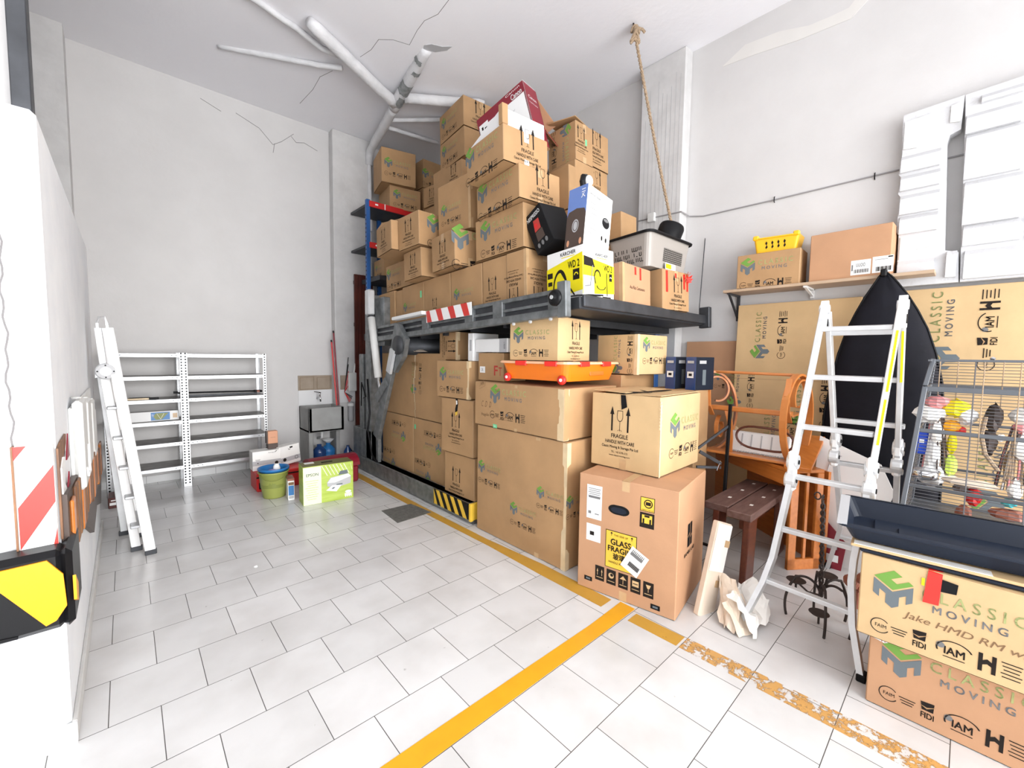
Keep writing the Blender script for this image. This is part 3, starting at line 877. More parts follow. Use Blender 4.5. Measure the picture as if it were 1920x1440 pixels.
# third layer
carton('carton', 'carton with crisp logo and FRAGILE side, second from the top of the front pile', 'box', G2_, (2.239, .462, .87), (.426, .583, .262), -4.7, D, [lg(.48, .45, .5)], [fg(.27, .56, .46)], tape='R')
carton('carton', 'tall carton with logo in the middle of the pile, taped corner on its right', 'box', G2_, (2.364, 1.235, .87), (.36, .485, .50), 4, D, [lg(.30, .42, .42)], tape='v')
carton('carton', 'carton with arrows and half hidden logo, left of the tall middle carton', 'box', G2_, (2.157, 1.800, .81), (.33, .369, .335), 3.9, D, [fg(.22, .5, .46)], [lg(.5, 1.05, .5)], tape='R')
carton('carton', 'carton at the left edge of the front pile with a raised top flap', 'box', G2_, (2.061, 2.19, .83), (.38, .42, .305), -5, D, [fg(.20, .5, .46)], tape='')
# top layer
top1, st1 = carton('carton', 'top front carton of the pile, FRAGILE side with white tape', 'box', G2_, (2.132, .515, 1.135), (.448, .517, .272), -4.8, D, [lg(.46, .42, .48)], [fg(.27, .52, .52)], tape='R', mtape='label_white')
carton('carton', 'topmost carton of the left column under the ceiling pipes', 'box', G2_, (2.896, 2.03, 2.33), (.5, .555, .335), -4.9, D, [lg(.36, .42, .5)], [fg(.26, .45, .5)], tape='R')
carton('carton', 'carton second from top of the left column', 'box', G2_, (2.90, 2.03, 1.995), (.5, .55, .33), -4, D, [lg(.36, .42, .5)], tape='')
carton('carton', 'narrow carton with arrows at the foot of the left column', 'box', G2_, (2.85, 2.02, 1.44), (.5, .32, .50), 0, D, [fg(.2, .5, .75)], tape='')
carton('carton', 'carton edge behind the arrow carton of the left column', 'box', G2_, (2.87, 2.36, 1.44), (.45, .28, .54), 0, D, tape='')
# right hand side of the pile
carton('carton', 'upended carton beside the printer box, sideways logo and green sticker', 'box', G2_, (3.083, .590, 1.47), (.256, .335, .355), 0, D, [lg(.36, .50, .50, -90)], [(FRAG, .3, .55, .20), (green, .58, .55, .8)], tape='R')
carton('carton', 'carton behind the upended one at the right of the pile, one arrow showing', 'box', G2_, (3.345, .60, 1.49), (.26, .45, .35), 0, D, [], [fg(.26, .25, .55)], tape='')
carton('carton', 'carton under the one with a single arrow at the right of the pile', 'box', G2_, (3.345, .60, 1.12), (.24, .45, .365), 0, D, [], [fg(.24, .25, .55)], tape='')
carton('carton', 'plain carton wedged behind the FRAGILE carton, left of the white and blue box', 'box', G2_, (2.95, .565, .99), (.10, .22, .39), 0, D, tape='')
carton('carton', 'plain carton under the upended one in the pile', 'box', G2_, (3.06, .58, .99), (.28, .42, .475), 0, D, tape='')
carton('carton', 'plain pale carton behind the white and blue box, low against the wall', 'box', G2_, (3.36, .30, .66), (.26, .5, .33), 0, D, tape='')
# cartons inside the pile that carry the upper ones
G3 = 'plain cartons hidden inside the pile on the lift deck'
for (P, W) in (((2.95, .52, .05), (.38, .62, .46)), ((2.95, .52, .515), (.36, .62, .47)), ((3.36, .30, .05), (.30, .62, .60)), ((3.35, .85, .66), (.26, .4, .45)),
               ((2.68, .80, .87), (.25, .3, .48)), ((2.88, 1.3, .05), (.6, .65, .9)), ((2.88, 1.3, .955), (.6, .65, .8)), ((2.88, 2.02, .05), (.55, .65, .7)), ((2.86, 2.02, .76), (.55, .65, .67))):
    carton('carton', 'plain brown carton buried inside the pile on the lift deck', 'box', G3, P, W, 0, D, tape='')

# white foam lining standing in the top front carton
Mtop = D @ T_((2.132, .515, 1.407)) @ RZ(-4.8)
b = MB()
b.prism([(0.0, 0), (.50, 0), (.46, .02), (.0, .145)], .012, 'white', T_((.02, .01, 0)) @ Matrix(((0, 0, 1, 0), (1, 0, 0, 0), (0, 1, 0, 0), (0, 0, 0, 1))))
b.box((.02, .01, 0), (.42, .024, .12), 'white'); b.box((-.005, -.002, .0), (.05, .05, .15), 'card', bev=.004)
b.box((.41, .01, 0), (.422, .3, .09), 'white')
o = b.build('foam_sheet', None, Mtop); tag(o, 'white sheet standing up out of the top front carton', 'packing sheet')

# printer carton with open flaps (red and white) leaning on the pile
_z = Vector((-.04, .25, .97)).normalized(); _yv = Vector((-.15, .96, -.24)); _yv = (_yv - _z * _yv.dot(_z)).normalized(); _xv = _yv.cross(_z)
pc = empty('printer_carton', D @ Matrix(((_xv.x, _yv.x, _z.x, 2.62), (_xv.y, _yv.y, _z.y, .635), (_xv.z, _yv.z, _z.z, 1.50), (0, 0, 0, 1))), 'opened red and white printer carton on the very top of the pile', 'box')
pw, pd, ph = .20, .56, .57
b = MB(); b.box((0, 0, 0), (.012, pd, ph), 'white'); b.box((0, 0, 0), (pw, .012, ph), 'crimson'); b.box((pw - .012, 0, 0), (pw, pd, ph), 'crimson'); b.box((0, pd - .012, 0), (pw, pd, ph), 'crimson'); b.box((0, 0, -.001), (pw, pd, .01), 'card_in')
A = Art().rect(pd / 2, ph - .05, pd, .10, 'crimson').text('Canon', pd - .09, ph - .07, .12, .05, 'white', .02, layer=1).text('Canon', pd - .12, ph - .02, .16, .02, 'white', .01, layer=1)
A.rect(.07, ph - .12, .11, .09, 'white', 1).rect(.05, ph - .12, .02, .03, 'ink', 2).rect(.09, ph - .14, .03, .03, 'ink', 2)
A.text('imagePROGRAF', pd * .62, ph * .66, .16, .022, 'label_grey', layer=1)
A.poly([(.16, .02), (.34, .02), (.34, .12), (.40, .15), (.40, .2), (.20, .16)], 'label_grey', 1).rect(.25, .10, .04, .08, 'ink', 2).rect(.43, .18, .03, .12, 'ink_grey', 1)
place(b, A, lambda u, v, o_: (-o_, pd - u, v))
A = Art().text('Canon', pw / 2, ph * .78, .12, .03, 'white', .02).text('imagePROGRAF', pw / 2, ph * .68, .13, .016, 'white').rect(pw / 2, .02, .10, .025, 'label_white').text('Canon', pw * .6, ph * .35, .2, .02, 'ink_red')
place(b, A, lambda u, v, o_: (u, -o_, v))
o = b.build('carton_body', pc)
b = MB(); b.box((0, 0, 0), (pw * .95, .16, .006), 'white'); o = b.build('flap', pc, T_((0, 0, ph)) @ RX(-8)); plab(o, 'white inner flap')
b = MB(); b.box((0, 0, 0), (.30, .3, .006), 'crimson'); b.box((0, 0, -.002), (.30, .3, 0), 'card')
place(b, Art().rect(.08, .1, .10, .12, 'label_grey').text('Canon', .2, .2, .12, .03, 'white'), lambda u, v, o_: (u, v, .006 + o_))
o = b.build('flap', pc, T_((pw, .0, .18)) @ RZ(10) @ RX(60)); plab(o, 'crimson side flap folded out')
b = MB(); b.box((0, 0, 0), (.34, .24, .006), 'card_red'); b.box((.05, .03, .006), (.2, .12, .03), 'black'); o = b.build('flap', pc, T_((pw, .02, ph - .02)) @ RY(28)); plab(o, 'brown flap with dark lining')
b = MB(); b.box((0, 0, 0), (.28, .30, .008), 'card', bev=.002); b.box((.14, .1, .008), (.30, .25, .02), 'navy_plastic', bev=.004)
o = b.build('cardboard_flap', None, D @ T_((3.07, .58, 1.845)) @ RZ(10) @ RX(6)); tag(o, 'loose brown cardboard piece lying on the upended carton', 'cardboard')
# raised flap of the left carton
b = MB(); b.box((0, 0, 0), (.34, .006, .13), 'card', bev=.001)
o = b.build('cardboard_flap', None, D @ T_((2.10, 2.60, 1.135)) @ RZ(-70) @ RX(-38)); tag(o, 'brown cardboard flap standing up at the left edge of the pile', 'cardboard')

# ------------------------------------------------------------------ goods on the right half of the deck
# vacuum cleaner box
b = MB(); b.box((0, 0, 0), (.335, .36, .375), 'white', bev=.004)
P0 = (2.345, -.045, .05)
A = Art()
A.poly([(.0, .26), (.36, .325), (.36, .065), (0, .03)], 'yellow').text('KÄRCHER', .22, .345, .15, .03, 'ink', .02).rect(.22, .318, .13, .006, 'yellow')
A.text('WD 2', .275, .255, .11, .05, 'ink', .02, layer=1).rect(.30, .18, .062, .075, 'ink', 1).ring(.30, .175, .02, .008, 'yellow', 0, 180, layer=2)
A.rect(.035, .21, .055, .04, 'ink', 1).rect(.035, .15, .045, .03, 'ink', 1)
A.ring(.14, .09, .075, .012, 'ink', 0, 180, layer=1, sy=2.0).disc(.14, .07, .045, 'yellow', 2, .8).ring(.14, .07, .05, .012, 'ink', 0, 360, 2).disc(.14, .045, .05, 'ink', 3, .4).line([(.15, .22), (.24, .09), (.28, .04)], .012, 'ink', 1)
place(b, A, lambda u, v, o_: (-o_, .36 - u, v))
A = Art()
A.poly([(.0, .30), (.335, .26), (.335, .06), (0, .035)], 'yellow').text('KÄRCHER', .20, .325, .13, .025, 'ink', .02).rect(.2, .302, .12, .005, 'yellow')
A.poly([(.01, .30), (.10, .29), (.125, .23), (.01, .235)], 'ink', 1).rect(.06, .10, .11, .13, 'white', 1).rect(.06, .06, .10, .05, 'label_grey', 2).line([(.1, .24), (.075, .1), (.02, .09)], .008, 'ink_grey', 3)
A.text('WD 2', .265, .235, .09, .045, 'ink', .02, layer=1).rect(.295, .175, .032, .055, 'ink', 1).ring(.295, .17, .011, .005, 'white', 0, 180, layer=2)
A.ring(.15, .17, .035, .010, 'ink', 0, 180, layer=2, sy=1.4).line([(.115, .17), (.13, .12)], .01, 'ink', 2).disc(.19, .11, .05, 'yellow', 2, .8).ring(.19, .105, .05, .01, 'ink', 180, 360, 3, .6).line([(.25, .2), (.255, .04)], .008, 'ink', 2).rect(.25, .025, .09, .014, 'ink', 2)
place(b, A, lambda u, v, o_: (u, -o_, v))
o = b.build('vacuum_cleaner_box', None, D @ T_(P0) @ RZ(-4.7)); tag(o, 'yellow and white wet-dry vacuum cleaner box at the deck corner', 'box')
b = MB(); b.tube([(0, 0, 0), (.05, -.05, .01), (.12, -.10, .012), (.19, -.16, .008)], .006, 'black', 6); b.tube([(0, .03, 0), (.08, -.06, .012), (.2, -.13, .01)], .004, 'black', 6)
o = b.build('power_cable', None, D @ T_((2.23, .0, .055))); tag(o, 'short black cord ends beside the roller at the deck corner', 'cord')

# air-fryer / speaker box: white and blue, standing tilted on the vacuum box
b = MB(); W3 = (.30, .17, .46); b.box((0, 0, 0), W3, 'white', bev=.003)
A = Art().rect(.085, .35, .17, .22, 'box_blue')
A.poly([(0, 0), (.17, 0), (.17, .25), (.155, .285), (.085, .30), (.015, .285), (0, .25)], 'dark_brown', 1).ring(.085, .17, .03, .006, 'label_grey', 0, 360, 2, 1.6).disc(.085, .17, .018, 'label_grey', 2, 1.8).disc(.03, .05, .012, 'copper', 2, 2).disc(.14, .05, .012, 'copper', 2, 2)
A.line([(.12, .43), (.15, .43)], .006, 'white', 2).line([(.12, .41), (.15, .41)], .006, 'white', 2).line([(.125, .395), (.15, .37)], .006, 'white', 2).line([(.14, .40), (.12, .37)], .006, 'white', 2)
place(b, A, lambda u, v, o_: (-o_, .17 - u, v))
A = Art().text('Eletrico para Massagem', .09, .40, .13, .018, 'ink')
for k in range(7): A.rect(.07 + .01 * (k % 3), .34 - k * .036, .07, .004, 'ink_grey')
for k in range(4): A.rect(.12, .085 - k * .02, .18, .003, 'ink_grey')
A.disc(.235, .255, .045, 'black_gloss', 0, .9).disc(.235, .275, .03, 'ink_grey', 1, .4).disc(.20, .13, .010, 'ink', 1, 1.9).disc(.25, .13, .010, 'ink', 1, 1.9)
place(b, A, lambda u, v, o_: (u, -o_, v))
o = b.build('massager_box', None, D @ T_((2.37, -.03, .415)) @ RZ(0) @ RX(0) @ RY(9)); tag(o, 'tall white and blue gadget box standing tilted on the yellow one', 'box')
b = MB(); b.tube([(0, 0, 0), (-.012, 0, .05), (0, 0, .085), (.03, 0, .09)], .022, 'black_gloss', 10); b.lathe([(0, 0), (.035, 0), (.038, .01), (.035, .02), (0, .02)], 'white', 20, T_((.038, -.012, .06)) @ RX(90))
o = b.build('table_clock', None, D @ T_((2.50, .06, .875))); tag(o, 'small black and white round-faced device on top of the white and blue box', 'device')
# black coffee machine box leaning
b = MB(); b.box((0, 0, 0), (.27, .20, .33), 'black', bev=.003)
A = Art().text('NESPRESSO', .10, .285, .15, .03, 'white', .02).poly([(.06, .16), (.13, .16), (.14, .24), (.08, .25), (.07, .21)], 'ink_red').poly([(.055, .08), (.14, .08), (.14, .155), (.06, .155)], 'dark_brown').disc(.09, .20, .02, 'red', 1)
for k in range(3): A.disc(.05 + k * .045, .05, .014, 'ink_grey', 0, 1.4)
place(b, A, lambda u, v, o_: (-o_, .20 - u, v))
o = b.build('coffee_machine_box', None, D @ T_((2.34, .21, .52)) @ RZ(-5) @ RX(-24) @ RY(-4)); tag(o, 'black coffee machine box leaning between the cartons and the yellow box', 'box')

askd, sa = carton('carton', 'carton with two red tapes and small printed line, right of the yellow box', 'box', 'cartons with red tape on the right half of the deck', (2.775, -.085, .05), (.45, .45, .315), 3, D, [], [(plain(lambda a: a.text('Asa Rita Cantoneiro', 0, 0, .24, .025, 'ink')), .50, .45, 1), (plain(lambda a: a.rect(-.03, 0, .028, .06, 'tape_red').rect(.05, -.015, .028, .095, 'tape_red')), .5, .87, 1)], tape='v', m='card_red')
fcar, sf = carton('carton', 'carton with red tape strips and arrows at the deck right end', 'box', 'cartons with red tape on the right half of the deck', (3.315, -.12, .05), (.40, .42, .34), -5.8, D, [], [fg(.25, .55, .42), (plain(lambda a: a.rect(-.14, -.04, .03, .18, 'tape_red').rect(-.01, .02, .025, .04, 'tape_red').rect(.12, -.02, .03, .13, 'tape_red').rect(.17, -.03, .03, .14, 'tape_red')), .5, .82, 1)], tape='R')
b = MB()
for k in range(8):
    a = k * .8; b.add([(0, 0, 0), (.05 * cos(a), -.01, .05 * sin(a)), (.05 * cos(a + .5), -.03, .05 * sin(a + .5))], [(0, 1, 2)], 'tape_red')
b.build('tape_bow', fcar, T_((.16, -.215, .30)))

# plastic crate with perforated sides
ct = empty('storage_crate', D @ T_((3.15, -.10, .405)) @ RZ(-3) @ RY(1), 'taupe plastic crate with black rim and basket-like cut-outs', 'crate')
cw, cd, ch = .66, .43, .27
b = MB()
def rr(w_, d_, r, x0=0, y0=0, n=4):
    out = []
    for cx_, cy_, a0 in ((w_ - r, r, -90), (w_ - r, d_ - r, 0), (r, d_ - r, 90), (r, r, 180)):
        for i in range(n + 1):
            a = radians(a0 + 90 * i / n); out.append((x0 + cx_ + r * cos(a), y0 + cy_ + r * sin(a)))
    return out
def bin_shell(b, w_, d_, h_, ins, r, m, th=.006):
    lo = rr(w_ - 2 * ins, d_ - 2 * ins, r, ins, ins); hi = rr(w_, d_, r); n = len(lo)
    li = rr(w_ - 2 * ins - 2 * th, d_ - 2 * ins - 2 * th, r, ins + th, ins + th); hi2 = rr(w_ - 2 * th, d_ - 2 * th, r, th, th)
    vs = [(x, y, 0) for x, y in lo] + [(x, y, h_) for x, y in hi] + [(x, y, h_) for x, y in hi2] + [(x, y, th) for x, y in li]
    fs = []
    for i in range(n):
        j = (i + 1) % n
        fs += [(i, j, n + j, n + i), (n + i, n + j, 2 * n + j, 2 * n + i), (2 * n + i, 2 * n + j, 3 * n + j, 3 * n + i)]
    fs += [tuple(range(n))[::-1], tuple(3 * n + i for i in range(n))]
    b.add(vs, fs, m)
bin_shell(b, cw, cd, ch, .035, .05, 'taupe')
def sl(u, v, o_): return (.035 * (1 - v / ch) - o_ - .0005, cd - u, v)
def sr_(u, v, o_): return (u, .035 * (1 - v / ch) - o_ - .0005, v)
A = Art()
rr2 = random.Random(3)
for k in range(16):
    x = .08 + k * .017
    for q_ in range(3):
        if rr2.random() < .75: A.rect(x, .06 + q_ * .045, .006, .03, 'black', 0)
        if rr2.random() < .3: A.rect(x + .008, .045 + q_ * .045, .014, .006, 'black', 0)
place(b, A, sl)
A = Art().rect(.38, .12, .30, .11, 'black')
for k in range(19): A.rect(.24 + k * .0155, .12, .003, .11, 'taupe', 1)
for k in range(7): A.rect(.38, .075 + k * .016, .30, .003, 'taupe', 1)
place(b, A, sr_)
b.build('crate_body', ct)
b = MB(); n0 = rr(cw + .03, cd + .03, .06, -.015, -.015)
b.tube([(x, y, ch) for x, y in n0], .012, 'black', 8, closed=True); b.build('rim', ct)
b = MB(); b.box((.24, .005, .0), (.40, .009, .055), 'label_white'); b.box((.245, .003, .008), (.33, .006, .048), 'yellow'); b.build('price_label', ct, T_((0, -.0, -.005)))
b = MB(); b.lathe([(0, 0), (.105, 0), (.11, .02), (.113, .17), (.105, .19), (.06, .195), (0, .18)], 'black', 24); b.tube([(.01, -.03, .152), (.02, .0, .165), (.01, .03, .152)], .008, 'black_gloss', 6)
o = b.build('speaker_drum', None, D @ T_((3.71, .06, .69)) @ RX(14) @ RY(16), True); tag(o, 'black round padded drum lying tilted on the taupe crate', 'drum')
b = MB(); b.tube([(0, 0, 0), (.26, .02, .80)], .004, 'steel_dark', 6); b.lathe([(0, -.014), (.010, -.010), (.014, 0), (.010, .010), (0, .014)], 'black', 10, T_((.262, .02, .81)))
o = b.build('antenna_rod', None, D @ T_((4.155, -.06, .14)) @ RY(-4)); tag(o, 'thin upright metal rod with black ball tip at the deck corner', 'rod')
# ------------------------------------------------------------------ cartons on the floor under the deck
G4 = 'cartons piled on the floor under the deck'
hand1 = plain(lambda a: a.text('C.D D', -.14, .02, .13, .05, 'ink_brown', 0, 1.4, shear=.2).text('fragile + box', -.10, -.07, .22, .035, 'ink_brown', .004, shear=.3, rot=2).text('2.5C', .10, -.055, .09, .035, 'ink_brown', 0, shear=.3).line([(.02, -.09), (.15, -.085)], .003, 'ink_brown').text('ARK', -.20, .19, .05, .03, 'ink_brown', shear=.2, rot=12).line([(-.24, .16), (-.16, .22), (-.16, .17), (-.24, .14)], .002, 'ink_brown').text('Roc', .0, .14, .06, .025, 'ink_brown', shear=.3))
grn = plain(lambda a: a.rect(0, 0, .05, .03, 'sticker_green').rect(-.005, 0, .03, .004, 'white', 1))
bigL, s_ = carton('carton', 'tallest carton at the front under the deck, two logos, by the yellow line', 'box', G4, (2.208, 1.832, 0), (.62, 1.0, .91), 0, I4,
                  [lg(.30, .17, .57), lg(.28, .58, .30), lg(.25, .85, .52)], [lg(.25, .2, .5)], tape='', bulge=.012)
b = MB()
S = s_['L']
b.add([S(.70, .001, .0008), S(.745, .001, .0008), S(.745, .905, .0008), S(.70, .905, .0008)], [(0, 1, 2, 3)], 'tape_b')
b.add([S(.96, .001, .0008), S(1.0, .001, .0008), s_['R'](.04, .001, .0008), s_['R'](.04, .905, .0008), S(1.0, .905, .0008), S(.96, .905, .0008)], [(0, 1, 4, 5), (1, 2, 3, 4)], 'tape_light')
b.build('tape', bigL)
bigU, s_ = carton('carton', 'wide carton with handwriting that carries the orange wheeled box', 'box', G4, (2.20, 1.86, .915), (.62, 1.0, .365), 0, I4,
                  [(LOGO, .42, .60, .42), (hand1, .30, .45, 1), (grn, .27, .035, 1)], [], tape='', bulge=.008)
b = MB(); S = s_['L']
b.add([S(.50, .001, .0012), S(.53, .001, .0012), S(.53, .36, .0012), S(.50, .36, .0012)], [(0, 1, 2, 3)], 'tape_b')
b.add([S(.94, .001, .0008), S(.995, .001, .0008), s_['R'](.05, .001, .0008), s_['R'](.05, .36, .0008), S(.995, .36, .0008), S(.94, .36, .0008)], [(0, 1, 4, 5), (1, 2, 3, 4)], 'tape_light')
b.build('tape', bigU)
warn_tag = plain(lambda a: a.poly([(-.02, .12), (.02, .12), (.03, .06), (.02, 0), (.022, -.06), (-.02, -.08), (-.025, 0), (-.005, .06)], 'black').poly([(-.012, .10), (.012, .10), (.018, .06), (-.005, .05)], 'white', 1).poly([(-.02, -.08), (.022, -.06), (.022, -.02), (-.022, -.04)], 'warn_yellow2', 1))
carton('carton', 'bottom carton of the narrow column behind the striped beam end', 'box', G4, (2.26, 2.94, 0), (.45, .46, .575), 1, I4, [fg(.24, .42, .52)], tape='', bulge=.006)
carton('carton', 'middle carton of the narrow column, arrows and a black and yellow tape tag', 'box', G4, (2.25, 2.95, .58), (.45, .48, .515), 2, I4, [fg(.24, .48, .46), (warn_tag, .50, .82, .8)], tape='', bulge=.006)
carton('carton', 'top carton of the narrow column, logo and taped right corner', 'box', G4, (2.25, 3.02, 1.10), (.40, .48, .347), 3, I4, [lg(.36, .48, .5)], tape='v', mtape='tape_light', bulge=.006)
carton('carton', 'carton lying on its side with sideways arrows, just under the deck', 'box', G4, (2.35, 3.335, 1.452), (.5, .305, .272), 1, I4, [(FRAG, .45, .5, .22, -90)], tape='v', mtape='tape_light')
Fart = plain(lambda a: a.text('F', .075, -.03, .045, .08, 'ink_red', .02).text('T', .13, -.035, .04, .07, 'ink_red').rect(-.105, -.025, .075, .055, 'label_white').text('2K', -.105, -.025, .03, .025, 'ink_grey', layer=1))
carton('carton', 'small carton with red letter F and white label behind the orange box', 'box', G4, (2.30, 2.61, 1.283), (.26, .335, .24), 0, I4, [(Fart, .5, .5, 1)], tape='')
b = MB(); b.box((0, 0, 0), (.30, .075, .25), 'white', bev=.003); b.box((-.001, .02, .09), (0, .05, .19), 'label_grey')
o = b.build('slim_white_box', None, T_((2.30, 3.025, 1.45))); tag(o, 'slim white box standing upright on the logo carton', 'box')
b = MB(); b.box((0, 0, 0), (.10, .47, .113), 'white', bev=.003); place(b, Art().rect(.41, .056, .10, .113, 'label_grey').text('iPack', .43, .056, .02, .06, 'ink_grey', layer=1), lambda u, v, o_: (-o_, .47 - u, v))
o = b.build('long_white_box', None, T_((2.285, 2.545, 1.53)) @ RZ(-4)); tag(o, 'long bright white box lying beside the slim upright one', 'box')
# big old cartons behind the lift arm
m_rot = [(LOGO, .25, .62, .34, 180), (LOGO, .72, .30, .34, 180)]
G5 = 'very large cartons behind the lift arm'
carton('carton', 'large lower carton behind the lift arm, prints upside down, left one', 'box', G5, (2.345, 4.17, 0), (.6, .76, .80), 0, I4, [(LOGO, .55, .75, .34, 180), (LOGO, .22, .30, .34, 180)], tape='', bulge=.012)
carton('carton', 'large lower carton right of the lift arm, prints upside down', 'box', G5, (2.345, 3.535, 0), (.6, .625, .80), 0, I4, [(LOGO, .62, .72, .34, 180), (LOGO, .30, .30, .34, 180), (plain(lambda a: a.rect(0, 0, .035, .05, 'sticker_green')), .05, .88, 1)], tape='', bulge=.012)
bu1, s_ = carton('carton', 'large upper carton behind the lift arm with a torn strip of tape', 'box', G5, (2.345, 3.535, .805), (.6, 1.40, .71), 0, I4, [(LOGO, .60, .62, .34, 90), (LOGO, .15, .8, .3, 90)], tape='', bulge=.012)
b = MB(); S = s_['L']
for k in range(8):
    u0 = .80 + .012 * sin(k * 1.3)
    b.add([S(u0, .70 * (1 - k / 8), .002), S(u0 + .03 - .002 * k, .70 * (1 - k / 8), .004), S(u0 + .03 - .002 * k, .70 * (1 - (k + 1) / 8), .003), S(u0, .70 * (1 - (k + 1) / 8), .002)], [(0, 1, 2, 3)], 'tape_light')
for k in range(5):
    b.add([S(.74 + .03 * k, .62, .001), S(.80 + .03 * k, .60 + .02 * sin(k), .03), S(.79 + .02 * k, .57, .012)], [(0, 1, 2)], 'card_pale')
b.build('tape', bu1)
b = MB()
for k in range(7):
    b.add([(.05 * k, 0, 0), (.05 * k + .09, .02, .03 + .02 * sin(k * 2)), (.05 * k + .06, .12, .015)], [(0, 1, 2)], 'paper')
    b.add([(.05 * k, 0, 0), (.05 * k + .06, .12, .015), (.05 * k, .14, 0)], [(0, 1, 2)], 'paper')
o = b.build('torn_paper', None, T_((2.4, 3.95, 1.53)) @ RZ(90)); tag(o, 'crumpled brown paper scrap on the big cartons under the deck', 'paper')

# orange wheeled box
ob = empty('underbed_box', T_((2.225, 1.865, 1.302)) @ RZ(2.5), 'flat orange plastic box on red wheels lying on a wide carton', 'storage box')
b = MB(); bin_shell(b, .66, .66, .125, .035, .05, 'orange_plastic')
M_ = T_((0, 0, .022)); b.v = [tuple(M_ @ Vector(p)) for p in b.v]
b.build('tub', ob)
b = MB(); n0 = rr(.69, .69, .06, -.015, -.015); b.prism(n0, .014, 'orange_lid', T_((0, 0, .147))); b.tube([(x, y, .15) for x, y in n0], .008, 'orange_lid', 6, closed=True); b.build('lid', ob)
for (x, y, rz) in ((-.02, .13, 0), (-.02, .42, 0), (.18, -.02, 90), (.46, -.02, 90)):
    b = MB(); b.box((-.008, -.055, -.028), (.01, .055, .008), 'tape_red', bev=.004); plab(b.build('clip', ob, T_((x, y, .156)) @ RZ(rz)), 'red clip')
for (y) in (.06, .60):
    b = MB(); b.lathe([(0, -.012), (.032, -.012), (.034, 0), (.032, .012), (0, .012)], 'tape_red', 20, RY(90)); wh = plab(b.build('wheel', ob, T_((.02, y, .033)), True), 'red wheel'); b = MB(); b.lathe([(0, .016), (.012, .016), (.012, .0)], 'white', 12, RY(-90)); plab(b.build('hub', wh), 'white hub')
b = MB(); b.box((.0, -.004, 0), (.18, .0, .07), 'orange_wood', bev=.01); b.build('grip', ob, T_((.3, .02, .06)))
carton('carton', 'crisp carton with logo and FRAGILE side on the orange box', 'box', G4, (2.305, 2.02, 1.465), (.46, .455, .325), 8, I4, [lg(.34, .46, .46)], [fg(.24, .52, .47)], tape='R', m='card_pale')
carton('carton', 'pale carton with sideways print behind the orange box, under the deck end', 'box', G4, (2.90, 1.735, 1.365), (.42, .385, .315), -3, I4, [(LOGO, .62, .5, .30, 90)], [lg(.32, .55, .62)], tape='v', m='card_pale', mtape='tape_light')
carton('carton', 'plain carton on the floor under the pale one behind the orange box', 'box', G4, (2.87, 1.85, 0), (.5, .6, 1.36), 0, I4, tape='')
carton('carton', 'plain tall carton on the floor behind the strapped carton', 'box', G4, (3.24, 1.42, 0), (.24, .4, 1.25), 0, I4, tape='')

# ------------------------------------------------------------------ 3D printer carton and the strapped carton on it
c0 = 0.0
A0 = Art()   # left face, local metres from the face centre, face .627 wide x .755 high
A0.rect(-.205, .235, .105, .155, 'label_white').rect(-.205, .13, .105, .07, 'label_white').rect(-.205, .005, .10, .11, 'label_white')
for k in range(5): A0.rect(-.205, .29 - k * .012, .085 - .01 * (k % 2), .004, 'ink_grey', 1)
A0.rect(-.205, .235, .08, .012, 'ink_grey', 1).rect(-.235, .135, .02, .018, 'ink_grey', 1).rect(-.185, .13, .03, .006, 'ink_grey', 1).rect(-.215, .0, .03, .025, 'ink', 1)
A0.poly([(-.04 + .05 * cos(a) + (.018 if cos(a) > 0 else -.018), .19 + .030 * sin(a)) for a in [2 * pi * i / 20 for i in range(20)]], 'black').poly([(-.04 + .036 * cos(a) + (.014 if cos(a) > 0 else -.014), .188 + .018 * sin(a)) for a in [2 * pi * i / 20 for i in range(20)]], 'navy_plastic', 1)
A0.rect(.135, .265, .085, .085, 'ink').rect(.135, .265, .078, .078, 'warn_yellow2', 1).rect(.135, .17, .085, .09, 'ink').rect(.135, .177, .06, .05, 'warn_yellow2', 1)
A0.ring(.14, .27, .026, .006, 'ink', 0, 360, 2).rect(.14, .27, .03, .02, 'ink', 2).text('UNBOX THE LID', .135, .232, .07, .008, 'ink', layer=2).rect(.115, .165, .01, .03, 'ink', 2).rect(.155, .165, .01, .03, 'ink', 2).rect(.135, .195, .03, .012, 'ink', 2)
AG = Art()
AG.rect(-.02, -.10, .20, .24, 'ink').rect(-.02, -.10, .192, .232, 'warn_yellow2', 1)
AG.text('THIS SIDE UP', -.02, -.005, .09, .012, 'ink', .01, layer=2).text('GLASS', -.02, -.05, .13, .036, 'ink', .03, layer=2).text('FRAGILE', -.02, -.095, .165, .034, 'ink', .03, layer=2).text('玻璃', -.03, -.14, .075, .04, 'ink', .02, layer=2).text('HANDLE WITH CARE', -.02, -.18, .15, .014, 'ink', .01, layer=2)
for s_ in (-.08, .05): AG.poly([(s_ - .008, .0), (s_ + .008, .0), (s_, .012)], 'ink', 2).rect(s_, -.006, .003, .014, 'ink', 2)
A0.put(AG, 0, .035, 1)
A1 = Art().rect(0, 0, .115, .155, 'label_white').rect(-.005, .035, .08, .02, 'ink_grey', 1).rect(.01, -.03, .07, .03, 'ink_grey', 1)
for k in range(9): A1.rect(-.04 + k * .009, .055, .003, .02, 'ink', 2); A1.rect(-.02 + k * .008, -.032, .003, .028, 'ink', 2)
A0.put(A1, .07, -.10, 1, -28, 4)
